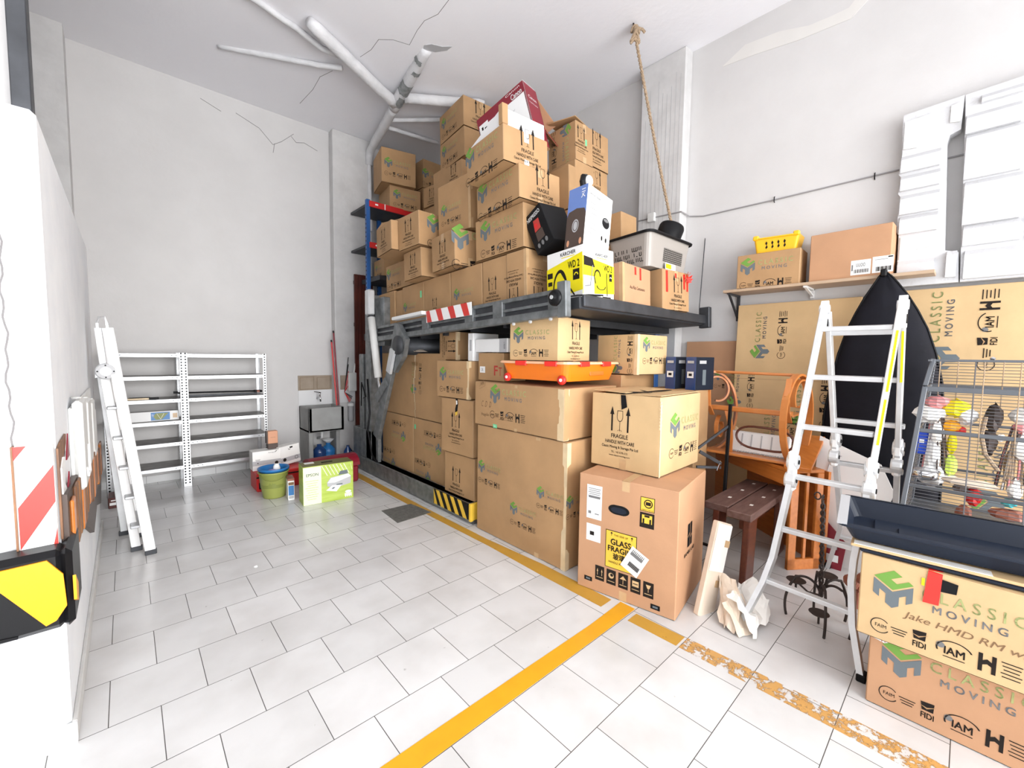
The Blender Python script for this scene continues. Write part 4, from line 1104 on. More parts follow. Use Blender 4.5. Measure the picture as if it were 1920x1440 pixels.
for k in range(5):
    x = -.155 + k * .078; A0.rect(x, -.245, .062, .095, 'ink')
    if k == 0: A0.poly([(x - .02, -.235), (x - .01, -.235), (x - .015, -.215)], 'card_pale', 1).rect(x - .015, -.247, .003, .025, 'card_pale', 1).poly([(x + .01, -.235), (x + .02, -.235), (x + .015, -.215)], 'card_pale', 1).rect(x + .015, -.247, .003, .025, 'card_pale', 1)
    elif k == 1: A0.disc(x, -.235, .018, 'card_pale', 1).disc(x + .004, -.23, .01, 'ink', 2)
    elif k == 2: A0.poly([(x - .022, -.235), (x + .022, -.235), (x, -.212)], 'card_pale', 1).rect(x, -.25, .003, .03, 'card_pale', 1)
    elif k == 3: A0.rect(x, -.235, .04, .035, 'card_pale', 1).rect(x, -.235, .03, .005, 'ink', 2)
    else: A0.poly([(x - .015, -.215), (x + .015, -.215), (x + .006, -.238), (x - .006, -.238)], 'card_pale', 1).rect(x, -.25, .003, .02, 'card_pale', 1)
    A0.rect(x, -.272, .045, .004, 'card_pale', 1)
A0.rect(-.235, -.305, .055, .028, 'black').rect(.20, -.335, .055, .030, 'black').rect(-.235, -.305, .03, .012, 'ink_slate', 1).rect(.20, -.335, .03, .012, 'ink_slate', 1)
AR = Art().rect(-.03, .05, .09, .14, 'black').rect(-.03, .05, .004, .14, 'card_red', 1).poly([(-.075, .045), (-.03, .065), (-.03, .06), (-.075, .04)], 'card_red', 1).poly([(-.03, .035), (.015, .05), (.015, .045), (-.03, .03)], 'card_red', 1).text('BAMBU LAB', -.03, -.055, .20, .022, 'ink', .02)
bam, s_ = carton('printer_carton', 'tall brown carton with yellow GLASS FRAGILE label and hand hole, on the floor', 'box', None, (2.255, 1.055, 0), (.60, .627, .752), 10, I4, [(A0, .5, .5, 1)], [(AR, .42, .52, 1)], tape='LT', m='card_red', bulge=.006)
st, s_ = carton('carton', 'carton tied with a black strap, standing on the tall printer carton', 'box', G4, (2.40, 1.265, .757), (.60, .50, .50), 1.8, I4, [fg(.27, .45, .48)], [lg(.44, .58, .50)], tape='L', m='card_pale', bulge=.008, mtape='tape_b')
b = MB(); S, Tp = s_['L'], s_['T']
b.add([S(.235, .40, .003), S(.275, .42, .003), S(.26, .497, .003), S(.225, .497, .003)], [(0, 1, 2, 3)], 'black')
pts = [Tp(.004, .27, .004), Tp(.10, .26, .008), Tp(.22, .21, .010), Tp(.40, .20, .008), Tp(.59, .22, .004)]
b.band(pts, .03, .003, (0, 1, 0), 'black')
b.band([Tp(.10, .27, .012), Tp(.18, .16, .012), Tp(.30, .30, .012)], .02, .003, (0, 1, 0), 'black')
plab(b.build('strap', st), 'black strap with buckle tail')
b = MB(); S = s_['L']
b.add([s_['R'](0, 0, .002), s_['R'](.02, 0, .002), s_['R'](.016, .45, .002), s_['R'](.0, .45, .002)], [(0, 1, 2, 3)], 'tape_light')
for k in range(9): b.box((-.302, -.252, .30 + k * .02), (-.285 + .006 * (k % 2), -.245, .315 + k * .02), 'tape_light')
b.build('tape', st)
b = MB(); b.box((0, 0, 0), (.58, .245, .004), 'card_pale'); b.build('flap', st, T_((-.285, -.245, .506)) @ RX(-2.0))
b = MB(); b.box((0, 0, 0), (.58, .245, .004), 'card_pale'); b.build('flap', st, T_((-.285, .002, .508)) @ RX(1.5))

# long cardboard wrapper leaning, dark bench, crumpled paper
b = MB(); b.box((0, 0, 0), (.13, .045, .56), 'paper', bev=.008); b.box((.004, -.001, .27), (.126, 0, .55), 'paper_white'); b.box((.09, -.003, .42), (.13, 0, .46), 'tape_b'); b.box((.08, -.003, .18), (.11, 0, .22), 'tape_b')
o = b.build('wrapped_board', None, T_((2.40, .985, .0)) @ RZ(-18) @ RX(-4) @ RY(19)); tag(o, 'narrow pale wrapped board leaning against the printer carton', 'board')

bn = empty('wooden_bench', T_((2.9, .9, 0)), 'dark brown wooden bench with dusty two-plank seat under the ladder', 'bench')
for (y0, y1, x0) in ((.895, 1.05, 2.93), (1.058, 1.22, 2.99)):
    b = MB(); b.box((x0, y0, .445), (3.82, y1, .495), 'dusty_wood', bev=.006)
    for k in range(3): b.box((x0 + .2 + k * .25, y0 + .06, .495), (x0 + .23 + k * .25, y0 + .08, .4956), 'paper_white')
    part(b, 'seat_plank', bn)
for (x, y) in ((2.99, .93), (3.03, 1.14), (3.70, .93)):
    b = MB(); b.box((-.075, -.02, 0), (.075, .02, .45), 'dark_wood', bev=.005); o = b.build('leg', bn, bn.matrix_world.inverted() @ T_((x, y, 0)) @ RY(5 if x < 3.5 else -3))
b = MB(); b.box((3.0, .96, .36), (3.74, .99, .444), 'dark_wood', bev=.004); part(b, 'apron', bn)

rp = random.Random(11)
def crumple(name, loc, pts, m, label, rz=0, n=9, amp=.035, hgt=.1):
    """a creased sheet: grid over a quad with sharp noise"""
    b = MB(); vs = []; fs = []
    for i in range(n + 1):
        for k in range(n + 1):
            u, v = i / n, k / n
            p = (Vector(pts[0]) * (1 - u) + Vector(pts[1]) * u) * (1 - v) + (Vector(pts[3]) * (1 - u) + Vector(pts[2]) * u) * v
            q_ = Vector((noise.noise((u * 2.2, v * 2.2, loc[0])), noise.noise((v * 2.2, u * 2.2, loc[1])), abs(noise.noise((u * 2.6, v * 2.6, loc[0] + 3))) * 1.5))
            p = p + q_ * amp * 1.5; p.z = max(p.z, .004)
            if i in (0, n) or k in (0, n): p += Vector((rp.uniform(-1, 1), rp.uniform(-1, 1), 0)) * amp * .35
            vs.append(p)
    for i in range(n):
        for k in range(n):
            fs.append((i * (n + 1) + k, (i + 1) * (n + 1) + k, (i + 1) * (n + 1) + k + 1, i * (n + 1) + k + 1))
    b.add(vs, fs, m); o = b.build(name, None, T_(loc) @ RZ(rz))
    md = o.modifiers.new('thick', 'SOLIDIFY'); md.thickness = .002
    return o
tag(crumple('crumpled_paper', (2.40, .80, 0), [(0, -.10, .0), (.26, -.12, .02), (.30, .02, .16), (.05, .04, .17)], 'paper_white', '', 0, 9, .03), 'white crumpled wrapping paper sheet at the ladder foot', 'paper')
tag(crumple('crumpled_paper', (2.38, .80, 0), [(.0, -.02, .0), (.02, .07, .02), (.20, .17, .20), (.20, .03, .20)], 'paper', '', 0, 8, .025), 'tan wrapping paper fold between the wrapped board and white paper', 'paper')
tag(crumple('crumpled_paper', (2.37, .76, 0), [(0, 0, .0), (.09, -.05, .0), (.20, .06, .13), (.05, .10, .13)], 'paper', '', 0, 6, .012), 'tan cardboard scrap on the floor in front of the white paper', 'paper')

# ------------------------------------------------------------------ folding ladder standing in the right
ld = empty('folding_ladder', T_((2.55, .45, 0)), 'aluminium folding ladder standing open as an A in front of the black bag', 'ladder')
for nm, pa, pb, pc_ in (('front_rail', (3.06, .607, 1.80), (2.80, .650, .95), [(2.74, .655, .76), (2.62, .682, .40), (2.575, .71, .26), (2.49, .79, 0.005)]),
                        ('front_rail', (3.06, .268, 1.80), (2.805, .308, .96), [(2.75, .318, .80), (2.655, .338, .50), (2.625, .338, .40), (2.56, .315, .22), (2.50, .262, 0.005)]),
                        ('rear_rail', (3.09, .590, 1.78), (3.355, .567, 1.0), [(3.41, .560, .83), (3.49, .543, .58), (3.57, .535, .37), (3.70, .615, .005)]),
                        ('rear_rail', (3.09, .262, 1.78), (3.345, .262, 1.0), [(3.41, .262, .83), (3.49, .262, .58), (3.57, .262, .37), (3.70, .25, .005)])):
    b = MB(); b.beam(pa, pb, .026, .062, 'alu', (1, 0, .3)); part(b, nm, ld)
    b = MB(); q_ = Vector(pb) + (Vector(pc_[0]) - Vector(pb)) * .3
    b.band([q_] + pc_, .026, .06, (0, 1, 0), 'alu'); part(b, nm, ld)
    if nm:
        b = MB(); c = Vector(pb) * .6 + Vector(pc_[0]) * .4
        for dz in (.045, -.055):
            b.lathe([(0, -.026), (.040, -.026), (.043, -.018), (.043, .018), (.040, .026), (0, .026)], 'alu', 18, T_((c.x + dz * .3, c.y, c.z + dz)) @ RX(90))
        b.box((c.x - .03, c.y - .02, c.z - .12), (c.x + .03, c.y + .02, c.z + .11), 'alu_white', bev=.01)
        hg = part(b, 'hinge', ld)
        for dz in (.045, -.055):
            b = MB(); b.lathe([(0, -.030), (.013, -.030), (.013, .030), (0, .030)], 'black', 10, ld.matrix_world.inverted() @ T_((c.x + dz * .3, c.y, c.z + dz)) @ RX(90)); plab(b.build('hinge_pin', hg), 'black pin')
    e_ = Vector(pc_[-1]); b = MB(); b.box((e_.x - .03, e_.y - .018, 0), (e_.x + .03, e_.y + .018, .035), 'black', bev=.004); plab(part(b, 'rubber_foot', ld), 'black rubber foot')
for y in (.605, .262):
    b = MB(); b.prism([(-.055, -.13), (-.02, -.14), (0, -.07), (.02, -.14), (.06, -.13), (.035, -.01), (.015, .035), (-.01, .035), (-.03, 0)], .034, 'alu_white', T_((3.075, y + .017, 1.815)) @ RX(90))
    b.lathe([(0, -.024), (.026, -.024), (.026, .024), (0, .024)], 'alu', 18, T_((3.075, y, 1.80)) @ RX(90)); b.box((3.07, y - .021, 1.70), (3.085, y + .021, 1.75), 'black')
    part(b, 'top_joint', ld)
FR = [((3.022, .612, 1.68), (3.024, .290, 1.68)), ((2.937, .628, 1.40), (2.937, .306, 1.40)), ((2.848, .638, 1.117), (2.848, .318, 1.117)), ((2.765, .645, .840), (2.765, .33, .840)), ((2.673, .665, .555), (2.673, .342, .555)), ((2.585, .70, .275), (2.580, .325, .265))]
RRg = [((3.222, .57, 1.39), (3.222, .25, 1.39)), ((3.315, .56, 1.12), (3.315, .235, 1.12)), ((3.413, .55, .832), (3.413, .235, .832)), ((3.509, .54, .556), (3.509, .235, .556)), ((3.603, .55, .282), (3.603, .21, .282)), ((3.13, .58, 1.66), (3.13, .25, 1.66))]
for p, q_ in FR + RRg:
    b = MB(); b.beam(p, q_, .030, .026, 'alu', (-.2, 0, 1)); part(b, 'rung', ld)
for (a, c) in (((2.984, .268, 1.66), (2.888, .283, 1.34)), ((2.876, .285, 1.30), (2.806, .296, 1.07)), ((3.094, .256, 1.66), (3.186, .256, 1.38))):
    b = MB(); b.beam(a, c, .011, .002, 'yellow', (1, 0, .3)); plab(part(b, 'warning_sticker', ld), 'yellow printed sticker')

# iron candle holder behind the ladder
cs = empty('iron_candelabra', T_((2.85, .5, 0)), 'dark wrought iron candle stand with curled legs under the ladder', 'candle holder')
b = MB()
for ph in (0, pi):
    b.tube([(2.85 + .008 * cos(t * 9 + ph), .505 + .008 * sin(t * 9 + ph) + .06 * (t / 5 - .5) * .3, .16 + t * .11) for t in [i * .12 for i in range(42)]], .006, 'iron', 6)
b.tube([(2.85 + .02 * cos(a), .515, .72 + .025 * sin(a)) for a in [i * .4 for i in range(16)]], .004, 'iron', 6)
b.tube([(2.85, .54 + .015 * cos(a), .735 + .02 * sin(a)) for a in [i * .4 for i in range(16)]], .004, 'iron', 6)
part(b, 'twisted_stem', cs)
for a in (20, 110, 200, 250, 320):
    b = MB(); pts = []
    for i in range(26):
        t = i / 25; ang = pi * (1 - t * 1.15); r_ = .075 + .095 * t if t < .8 else .151
        pts.append((2.85 + (.08 + .085 * cos(ang)) * cos(radians(a)), .50 + (.08 + .085 * cos(ang)) * sin(radians(a)), max(.008, .14 + .12 * sin(ang) if t < .55 else .26 - (t - .55) * .55)))
    b.tube(pts, .007, 'iron', 7); part(b, 'curled_leg', cs, True)
for (x, y, z) in ((2.85, .50, .06), (3.02, .50, .22), (2.86, .62, .2)):
    b = MB(); b.lathe([(0, 0), (.04, .0), (.05, .008), (.03, .006), (0, .006)], 'iron', 20, T_((x, y, z))); b.tube([(x, y, z), (x, y, max(.003, z - .06))], .006, 'iron', 6); part(b, 'drip_tray', cs)
b = MB(); b.tube([(3.02, .5, .22), (2.94, .5, .17), (2.86, .5, .17)], .006, 'iron', 6); b.tube([(2.86, .62, .2), (2.86, .56, .16), (2.85, .5, .17)], .006, 'iron', 6); part(b, 'arm', cs)
b = MB()
for k in range(9):
    a = k * .7; b.lathe([(0, -.03), (.03, -.015), (.04, 0), (.03, .02), (0, .03)], 'rose_leaf', 8, T_((3.22 + .05 * cos(a), .38 + .05 * sin(a), .10 + .022 * k)) @ RX(30 * k))
for k in range(3): b.tube([(3.2, .38, .003), (3.22, .38 + .01 * k, .1)], .01, 'rose_leaf', 6)
o = b.build('dried_flowers', None); tag(o, 'brown dried flower bundle on the floor behind the candle stand', 'dried flowers')
# ------------------------------------------------------------------ orange wooden furniture behind the ladder
N0 = Vector((3.42, .80, 0)); L0 = Vector((3.90, 1.46, 0))
dirL = (L0 - N0).normalized(); lenL = (L0 - N0).length; ang = math.degrees(math.atan2(dirL.y, dirL.x))
wk = empty('wooden_desk', T_(N0) @ RZ(ang), 'orange varnished wooden desk with open knee space, behind the bench', 'desk')
# local x runs along the front to the left, -y points to the right wall
b = MB(); b.box((0, -.25, .70), (lenL + .08, 0.012, .725), 'orange_wood', bev=.004); b.build('desk_top', wk)
b = MB(); b.box((0, -.022, .60), (lenL + .08, .008, .70), 'orange_wood', bev=.004); b.build('apron', wk)
b = MB(); b.box((lenL - .05, -.02, 0), (lenL + .08, .0, .6), 'orange_wood', bev=.003); b.build('front_post', wk)
b = MB(); b.box((.02, -.32, 0.0), (lenL + .06, -.30, .70), 'orange_wood'); b.build('back_panel', wk)
b = MB(); b.box((.0, -.25, 0.0), (.025, -.20, .70), 'orange_wood', bev=.003); b.box((.0, -.06, 0.0), (.025, -.0, .70), 'orange_wood', bev=.003); b.box((.0, -.25, 0.0), (.025, 0, .08), 'orange_wood', bev=.003); b.box((.005, -.14, .08), (.02, -.12, .7), 'orange_wood'); b.build('side_frame', wk)
b = MB(); b.beam((3.44, .78, .735), (3.93, .80, .90), .16, .03, 'orange_wood', (0, 0, 1)); part(b, 'side_flap', wk)

bt = empty('bentwood_rack', T_((3.62, 1.12, .73)), 'orange bentwood trolley frame with scroll sides lying on the desk', 'trolley')
def oval(cx, cz, rx, rz, y0, dy=0.0, n=40, a0=0, a1=360, tw=0.0):
    return [(cx + rx * cos(radians(a0 + (a1 - a0) * i / n)), y0 + dy * sin(radians(a0 + (a1 - a0) * i / n)), cz + rz * sin(radians(a0 + (a1 - a0) * i / n))) for i in range(n + 1)]
def spiral(cx, cz, r0_, r1, a0, a1, y0, n=40, sx=1.0):
    return [(cx + sx * (r0_ + (r1 - r0_) * i / n) * cos(radians(a0 + (a1 - a0) * i / n)), y0, cz + (r0_ + (r1 - r0_) * i / n) * sin(radians(a0 + (a1 - a0) * i / n))) for i in range(n + 1)]
for y0, s_ in ((1.45, 1), (.84, -1)):
    TW = -52 if s_ > 0 else -12
    tr_ = lambda pts, c=(3.62, y0): [(c[0] + (p[0] - 3.62) * cos(radians(TW)), c[1] + (p[0] - 3.62) * sin(radians(TW)), p[2]) for p in pts]
    AX = (-sin(radians(TW)), cos(radians(TW)), 0)
    b = MB(); b.band(tr_(oval(3.62, 1.065, .19, .325, y0)[:-1]), .045, .016, AX, 'bent_wood', closed=True); part(b, 'oval_loop', bt)
    b = MB(); b.band(tr_(spiral(3.655, 1.235, .135, .085, 215, -100, y0, sx=.85)), .040, .014, AX, 'bent_wood'); part(b, 'scroll', bt)
    b = MB(); b.band([(3.50, y0 - .03 * s_, 1.36), (3.46, y0 - .03 * s_, 1.24), (3.48, y0 - .03 * s_, 1.12), (3.56, y0 - .03 * s_, 1.04)], .035, .012, (0, 1, 0), 'bent_wood'); part(b, 'scroll', bt)
    b = MB(); b.band(spiral(3.62, .93, .10, .05, 100, 420, y0 - .07 * s_, sx=.8), .03, .012, (0, 1, 0), 'bent_wood'); part(b, 'scroll', bt)
b = MB(); b.tube([(3.62, 1.46, 1.392), (3.62, .83, 1.385)], .011, 'bent_wood', 10); part(b, 'top_rod', bt)
b = MB(); b.box((3.54, .86, 1.085), (3.60, 1.43, 1.12), 'bent_wood', bev=.004); b.box((3.60, .86, 1.075), (3.86, 1.43, 1.09), 'bent_wood', bev=.003); part(b, 'shelf_board', bt)
b = MB(); b.tube([(3.52 + .02 * cos(a), 1.02 + .20 * (abs(cos(a)) ** .6) * (1 if cos(a) > 0 else -1), .90 + .085 * sin(a)) for a in [2 * pi * i / 32 for i in range(32)]], .009, 'dark_wood', 8, closed=True); part(b, 'tray_rim', bt)
b = MB(); b.box((3.50, .83, .735), (3.80, 1.45, .755), 'bent_wood', bev=.004); part(b, 'base_board', bt)
b = MB(); b.band([(3.55, 1.30, 1.08), (3.53, 1.27, 1.0), (3.53, 1.26, .87), (3.55, 1.27, .75)], .04, .012, (0, 1, .1), 'bent_wood'); part(b, 'scroll', bt)
b = MB(); b.box((0, 0, 0), (.03, .42, .17), 'white', bev=.01)
for k in range(22): b.box((-.004, .01 + k * .0185, 0), (0, .02 + k * .0185, .012), 'label_grey')
for k in range(4): b.box((-.002, .12 + .07 * k, .05), (0, .13 + .07 * k, .15), 'label_grey')
o = b.build('white_plastic_tray', None, T_((3.60, .87, .757)) @ RY(12)); tag(o, 'translucent white plastic tray inside the bentwood frame', 'tray')
b = MB(); b.box((0, 0, 0), (.06, .10, .14), 'paper_white', bev=.02); b.box((0, .0, .14), (.05, .09, .18), 'tape_light', bev=.015)
o = b.build('plastic_bag', None, T_((3.72, 1.28, .757))); tag(o, 'small crumpled plastic bag behind the left bentwood loop', 'bag')

# black music-stand like folding frame next to the orange desk
ms = empty('folding_stand', T_((3.34, 1.22, 0)), 'black metal folding stand between the strapped carton and the desk', 'stand')
b = MB(); b.beam((3.38, 1.24, .0), (3.43, 1.235, 1.15), .022, .022, 'black', (1, 0, 0)); part(b, 'pole', ms)
b = MB(); b.beam((3.42, 1.24, .98), (3.17, 1.36, .82), .014, .018, 'steel_dark'); part(b, 'brace', ms)
b = MB(); b.beam((3.16, 1.34, .80), (3.36, 1.26, .69), .014, .025, 'steel_dark'); part(b, 'brace', ms)
b = MB(); b.beam((3.16, 1.36, .68), (3.36, 1.26, .66), .014, .02, 'steel_dark'); b.beam((3.36, 1.26, .71), (3.32, 1.27, .64), .01, .02, 'chrome'); part(b, 'brace', ms)
b = MB(); b.beam((3.28, 1.24, .006), (3.48, 1.25, .006), .03, .012, 'black'); b.beam((3.38, 1.23, .006), (3.39, 1.40, .006), .03, .012, 'black'); part(b, 'foot', ms)

# power tool boxes leaning between the piles
for P, rz, rx, lab, wdt in (((3.25, 1.60, 1.25), -10, -14, 'dark blue tool box with white picture, behind the strapped carton', .2), ((3.26, 1.44, 1.25), -14, -30, 'dark blue tool box leaning further right, towards the bentwood frame', .16)):
    b = MB(); b.box((0, 0, 0), (.22, .09, .26), 'navy_plastic', bev=.004); b.box((-.002, .0, 0), (0, .09, .26), 'water_blue')
    place(b, Art().rect(.045, .12, .06, .05, 'white').rect(.045, .12, .03, .02, 'ink', 1).rect(.045, .22, .06, .02, 'label_grey'), lambda u, v, o_: (-.003 - o_, u, v))
    place(b, Art().rect(.08, .22, .08, .025, 'label_grey').rect(.10, .1, .04, .12, 'ink_slate'), lambda u, v, o_: (u, -.001 - o_, v))
    o = b.build('tool_box', None, T_(P) @ RZ(rz) @ RX(rx) if False else T_(P) @ RZ(rz)); tag(o, lab, 'box', 'tool boxes standing behind the strapped carton')

# ------------------------------------------------------------------ right wall: flattened cartons, shelf, foam, black bag
def sheet(name, x, y0, y1, z1, lean, m, arts, label, z0=0, d=.03, grp='flattened cartons leaning on the right wall'):
    b = MB(); wdt = y1 - y0
    b.box((0, 0, z0), (d, wdt, z1), m, bev=.003)
    b.box((-.0012, .01, z0 + .66 * (z1 - z0)), (0, wdt - .01, z0 + .66 * (z1 - z0) + .003), 'card_edge')
    b.box((-.0012, .01, z0 + .30 * (z1 - z0)), (0, wdt - .01, z0 + .30 * (z1 - z0) + .003), 'card_edge')
    for (a_, u, v, sc, rt) in arts:
        place(b, Art().put(a_, u, v, sc, rt), lambda uu, vv, o_: (-o_ - .0012, wdt - uu, vv))
    o = b.build(name, None, T_((x, y0, 0)) @ RY(lean)); tag(o, label, 'cardboard', grp); return o
sheet('flattened_carton', 4.16, .60, 1.50, 2.0, 2.6, 'card_pale', [(LOGO, .26, 1.72, .42, 90), (LOGO, .06, 1.22, .34, 90), (LOGO, .60, 1.15, .42, 90), (LOGO, .38, .85, .42, 90)], 'big flattened carton with sideways logos, leaning left of the black bag')
sheet('flattened_carton', 4.17, -1.1, .56, 2.02, 2.4, 'card_pale', [(LOGO, .48, 1.72, .55, 90), (LOGO, .75, .75, .5, 90), (LOGO, 1.15, 1.7, .55, 90)], 'big flattened carton with sideways logo, behind the bird cage')
sheet('flattened_carton', 4.25, 1.40, 2.0, 1.67, 1.5, 'card_red', [(LOGO, .42, 1.3, .25, 0)], 'darker flattened carton at the back, left of the two big ones')

sh = empty('wall_shelf', T_((4.19, 1.0, 2.1)), 'beige melamine shelf board on brackets on the right wall', 'shelf')
b = MB(); b.box((4.05, .20, 2.098), (WX, 1.57, 2.122), 'mel_shelf', bev=.002); part(b, 'shelf_board', sh)
for y, m_ in ((1.515, 'steel_dark'), (.93, 'label_white')):
    zb0 = 1.86 if y > 1 else 2.02
    b = MB(); b.box((4.31, y, zb0), (WX, y + .025, 2.098), m_); b.box((4.07, y, 2.085), (WX, y + .025, 2.098), m_); b.beam((4.08, y + .012, 2.09), (4.32, y + .012, zb0 + .02), .02, .012, m_); part(b, 'bracket', sh)
carton('carton', 'carton on the wall shelf under the yellow tray', 'box', 'cartons on the wall shelf', (4.075, .985, 2.122), (.24, .475, .29), 2, I4, [lg(.40, .48, .46)], tape='', bulge=.003)
lab2 = Art().rect(0, 0, .13, .12, 'label_white').rect(.14, .005, .13, .13, 'label_white')
for k in range(12): lab2.rect(-.04 + k * .008, -.03, .003 + .002 * (k % 2), .03, 'ink', 1).rect(.10 + k * .008, -.03, .003 + .002 * (k % 3), .035, 'ink', 1)
lab2.text('uuoo', 0, .02, .06, .03, 'ink_grey', layer=1).rect(.185, .06, .03, .01, 'ink', 1).rect(.13, .045, .08, .004, 'ink_grey', 1).rect(-.055, .0, .01, .05, 'ink_grey', 1)
carton('carton', 'plain brown carton with two white shipping labels on the wall shelf', 'box', 'cartons on the wall shelf', (4.075, .43, 2.122), (.24, .495, .37), -2, I4, [(lab2, .66, .20, .9)], tape='', m='card_red', bulge=.003)
b = MB()
bin_shell(b, .20, .34, .12, .02, .02, 'yellow_tray')
A = Art()
for k in range(4):
    x = .10 + k * .045; A.poly([(x, .09), (x + .010, .075), (x + .004, .06), (x + .012, .04), (x, .025), (x - .006, .04), (x + .002, .055), (x - .008, .072)], 'black')
place(b, A, lambda u, v, o_: (.02 * (1 - v / .12) - o_ - .001, .34 - u, v))
for y in (.0, .30): b.box((-.01, y, .105), (.03, y + .045, .145), 'yellow_tray', bev=.008)
b.box((-.012, .04, .11), (.0, .30, .122), 'yellow_tray', bev=.003)
o = b.build('yellow_basket', None, T_((4.10, 1.01, 2.415)) @ RZ(2) @ RX(1.5)); tag(o, 'yellow plastic basket with wavy slots on the shelf carton', 'basket')

def foam_piece(name, outline, ribs, dents, x, label):
    b = MB(); Mx = Matrix(((0, 0, 1, x), (1, 0, 0, 0), (0, 1, 0, 0), (0, 0, 0, 1)))
    b.prism(outline, .075, 'foam', Mx)
    for (y0, y1, z0, z1, sl_) in ribs:   # raised slabs with a bevelled foot
        b.prism([(y0, z0), (y1, z0 + sl_), (y1, z1 + sl_), (y0, z1)], .030, 'foam', Matrix(((0, 0, 1, x - .030), (1, 0, 0, 0), (0, 1, 0, 0), (0, 0, 0, 1))))
        b.add([(x - .030, y0, z1), (x - .030, y1, z1 + sl_), (x, y1, z1 + sl_ + .030), (x, y0, z1 + .030)], [(0, 1, 2, 3)], 'foam')
    for d_ in dents:
        b.prism(d_, .012, 'foam_wall', Matrix(((0, 0, 1, x - .010), (1, 0, 0, 0), (0, 1, 0, 0), (0, 0, 0, 1))))
    o = b.build(name); tag(o, label, 'foam packing', 'white moulded foam packing pieces on the flattened carton'); return o
foam_piece('foam_packing', [(.405, 2.045), (.412, 2.42), (.428, 2.45), (.420, 2.70), (.432, 2.72), (.424, 2.84), (.436, 2.86), (.424, 3.0), (.432, 3.20), (.43, 3.275), (.13, 3.29), (.135, 3.07), (.185, 3.05), (.195, 3.0), (.165, 2.27), (.10, 2.25), (.088, 2.045)],
           [(.215, .405, 2.11, 2.20, 0), (.215, .41, 2.42, 2.52, 0), (.215, .415, 2.56, 2.67, 0), (.22, .42, 2.73, 2.81, 0), (.225, .425, 2.86, 2.95, 0), (.105, .155, 2.08, 2.23, 0)],
           [[(.27, 3.06), (.35, 3.02), (.42, 3.03), (.42, 3.22), (.28, 3.23)], [(.40, 2.24), (.33, 2.30), (.22, 2.315), (.22, 2.335), (.33, 2.35), (.40, 2.40)], [(.145, 3.12), (.19, 3.13), (.19, 3.24), (.145, 3.25)]], 4.22,
           'left narrow piece of moulded white foam with deep side notch')
foam_piece('foam_packing', [(.082, 2.045), (.125, 3.29), (-.42, 3.31), (-.50, 2.045)],
           [(-.165, .085, 2.28, 2.39, 0), (-.155, .095, 2.42, 2.68, 0), (-.14, .105, 2.72, 2.99, 0), (-.125, .112, 3.02, 3.12, 0), (-.42, .07, 2.06, 2.22, 0), (-.36, .05, 3.20, 3.225, 0)],
           [[(-.19, 2.27), (-.24, 2.27), (-.22, 3.10), (-.17, 3.10)]], 4.225, 'right wide piece of moulded white foam with horizontal ribs')

# black padded bag leaning against the wall
b = MB(); vs = []; fs = []
prof = [(0, .42, .30), (.05, .42, .33), (.4, .425, .335), (.8, .425, .33), (1.1, .425, .32), (1.35, .42, .295), (1.55, .425, .26), (1.72, .43, .215), (1.85, .435, .165), (1.96, .44, .115), (2.05, .445, .065), (2.10, .45, .035), (2.13, .455, .012)]
ns = 28
for z, yc, hw in prof:
    for k in range(ns):
        a = 2 * pi * k / ns; th = .075 * min(1, hw / .2)
        rr_ = 1 + .04 * noise.noise((a, z * 3, 0)); x = 3.99 + .05 * z / 2.1 + th * sin(a) * rr_ + .010 * noise.noise((z * 5, cos(a) * 3, 2))
        vs.append((x, yc + hw * cos(a) * (1 if abs(cos(a)) < .98 else 1.02), z))
for i in range(len(prof) - 1):
    for k in range(ns):
        fs.append((i * ns + k, i * ns + (k + 1) % ns, (i + 1) * ns + (k + 1) % ns, (i + 1) * ns + k))
fs.append(tuple((len(prof) - 1) * ns + k for k in range(ns))); fs.append(tuple(range(ns))[::-1])
b.add(vs, fs, 'black_fabric')
bag = b.build('padded_bag', None, None, True); tag(bag, 'tall black padded bag with pointed top leaning on the wall behind the ladder', 'bag')
b = MB(); b.tube([(3.985 + .05 * z / 2.1, yc + hw * 1.02, z) for z, yc, hw in prof[1:]] + [(4.04, .45, 2.14)] + [(3.985 + .05 * z / 2.1, yc - hw * 1.02, z) for z, yc, hw in reversed(prof[1:])], .007, 'black', 6); b.build('piping', bag)
b = MB(); b.box((4.0, .44, 2.10), (4.05, .475, 2.155), 'black', bev=.008); b.build('carry_loop', bag)

# white panels leaning behind the ladder
b = MB(); b.prism([(0, 0), (.30, 0), (.44, .60), (.36, .78), (.0, .93), (-.02, .5)], .012, 'white', Matrix(((0, 0, 1, 0), (-1, 0, 0, 0), (0, 1, 0, 0), (0, 0, 0, 1))))
b.tube([(-.004, -.02, .05), (-.004, -.04, .55), (-.004, -.08, .78), (-.004, -.14, .80)], .003, 'label_grey', 5)
o = b.build('white_board', None, T_((3.78, .74, 0)) @ RY(5)); tag(o, 'white irregular board leaning behind the desk, crossed by the ladder', 'board')
b = MB(); b.prism([(0, 0), (.18, 0), (.20, .2), (.03, .38)], .01, 'crimson', Matrix(((0, 0, 1, 0), (-1, 0, 0, 0), (0, 1, 0, 0), (0, 0, 0, 1)))); b.box((-.002, -.16, .05), (0, -.03, .10), 'white'); b.box((-.002, -.15, .14), (0, -.03, .17), 'label_grey')
o = b.build('red_leaflet', None, T_((3.70, .72, 0)) @ RY(5)); tag(o, 'red and white printed board behind the orange side frame', 'board')

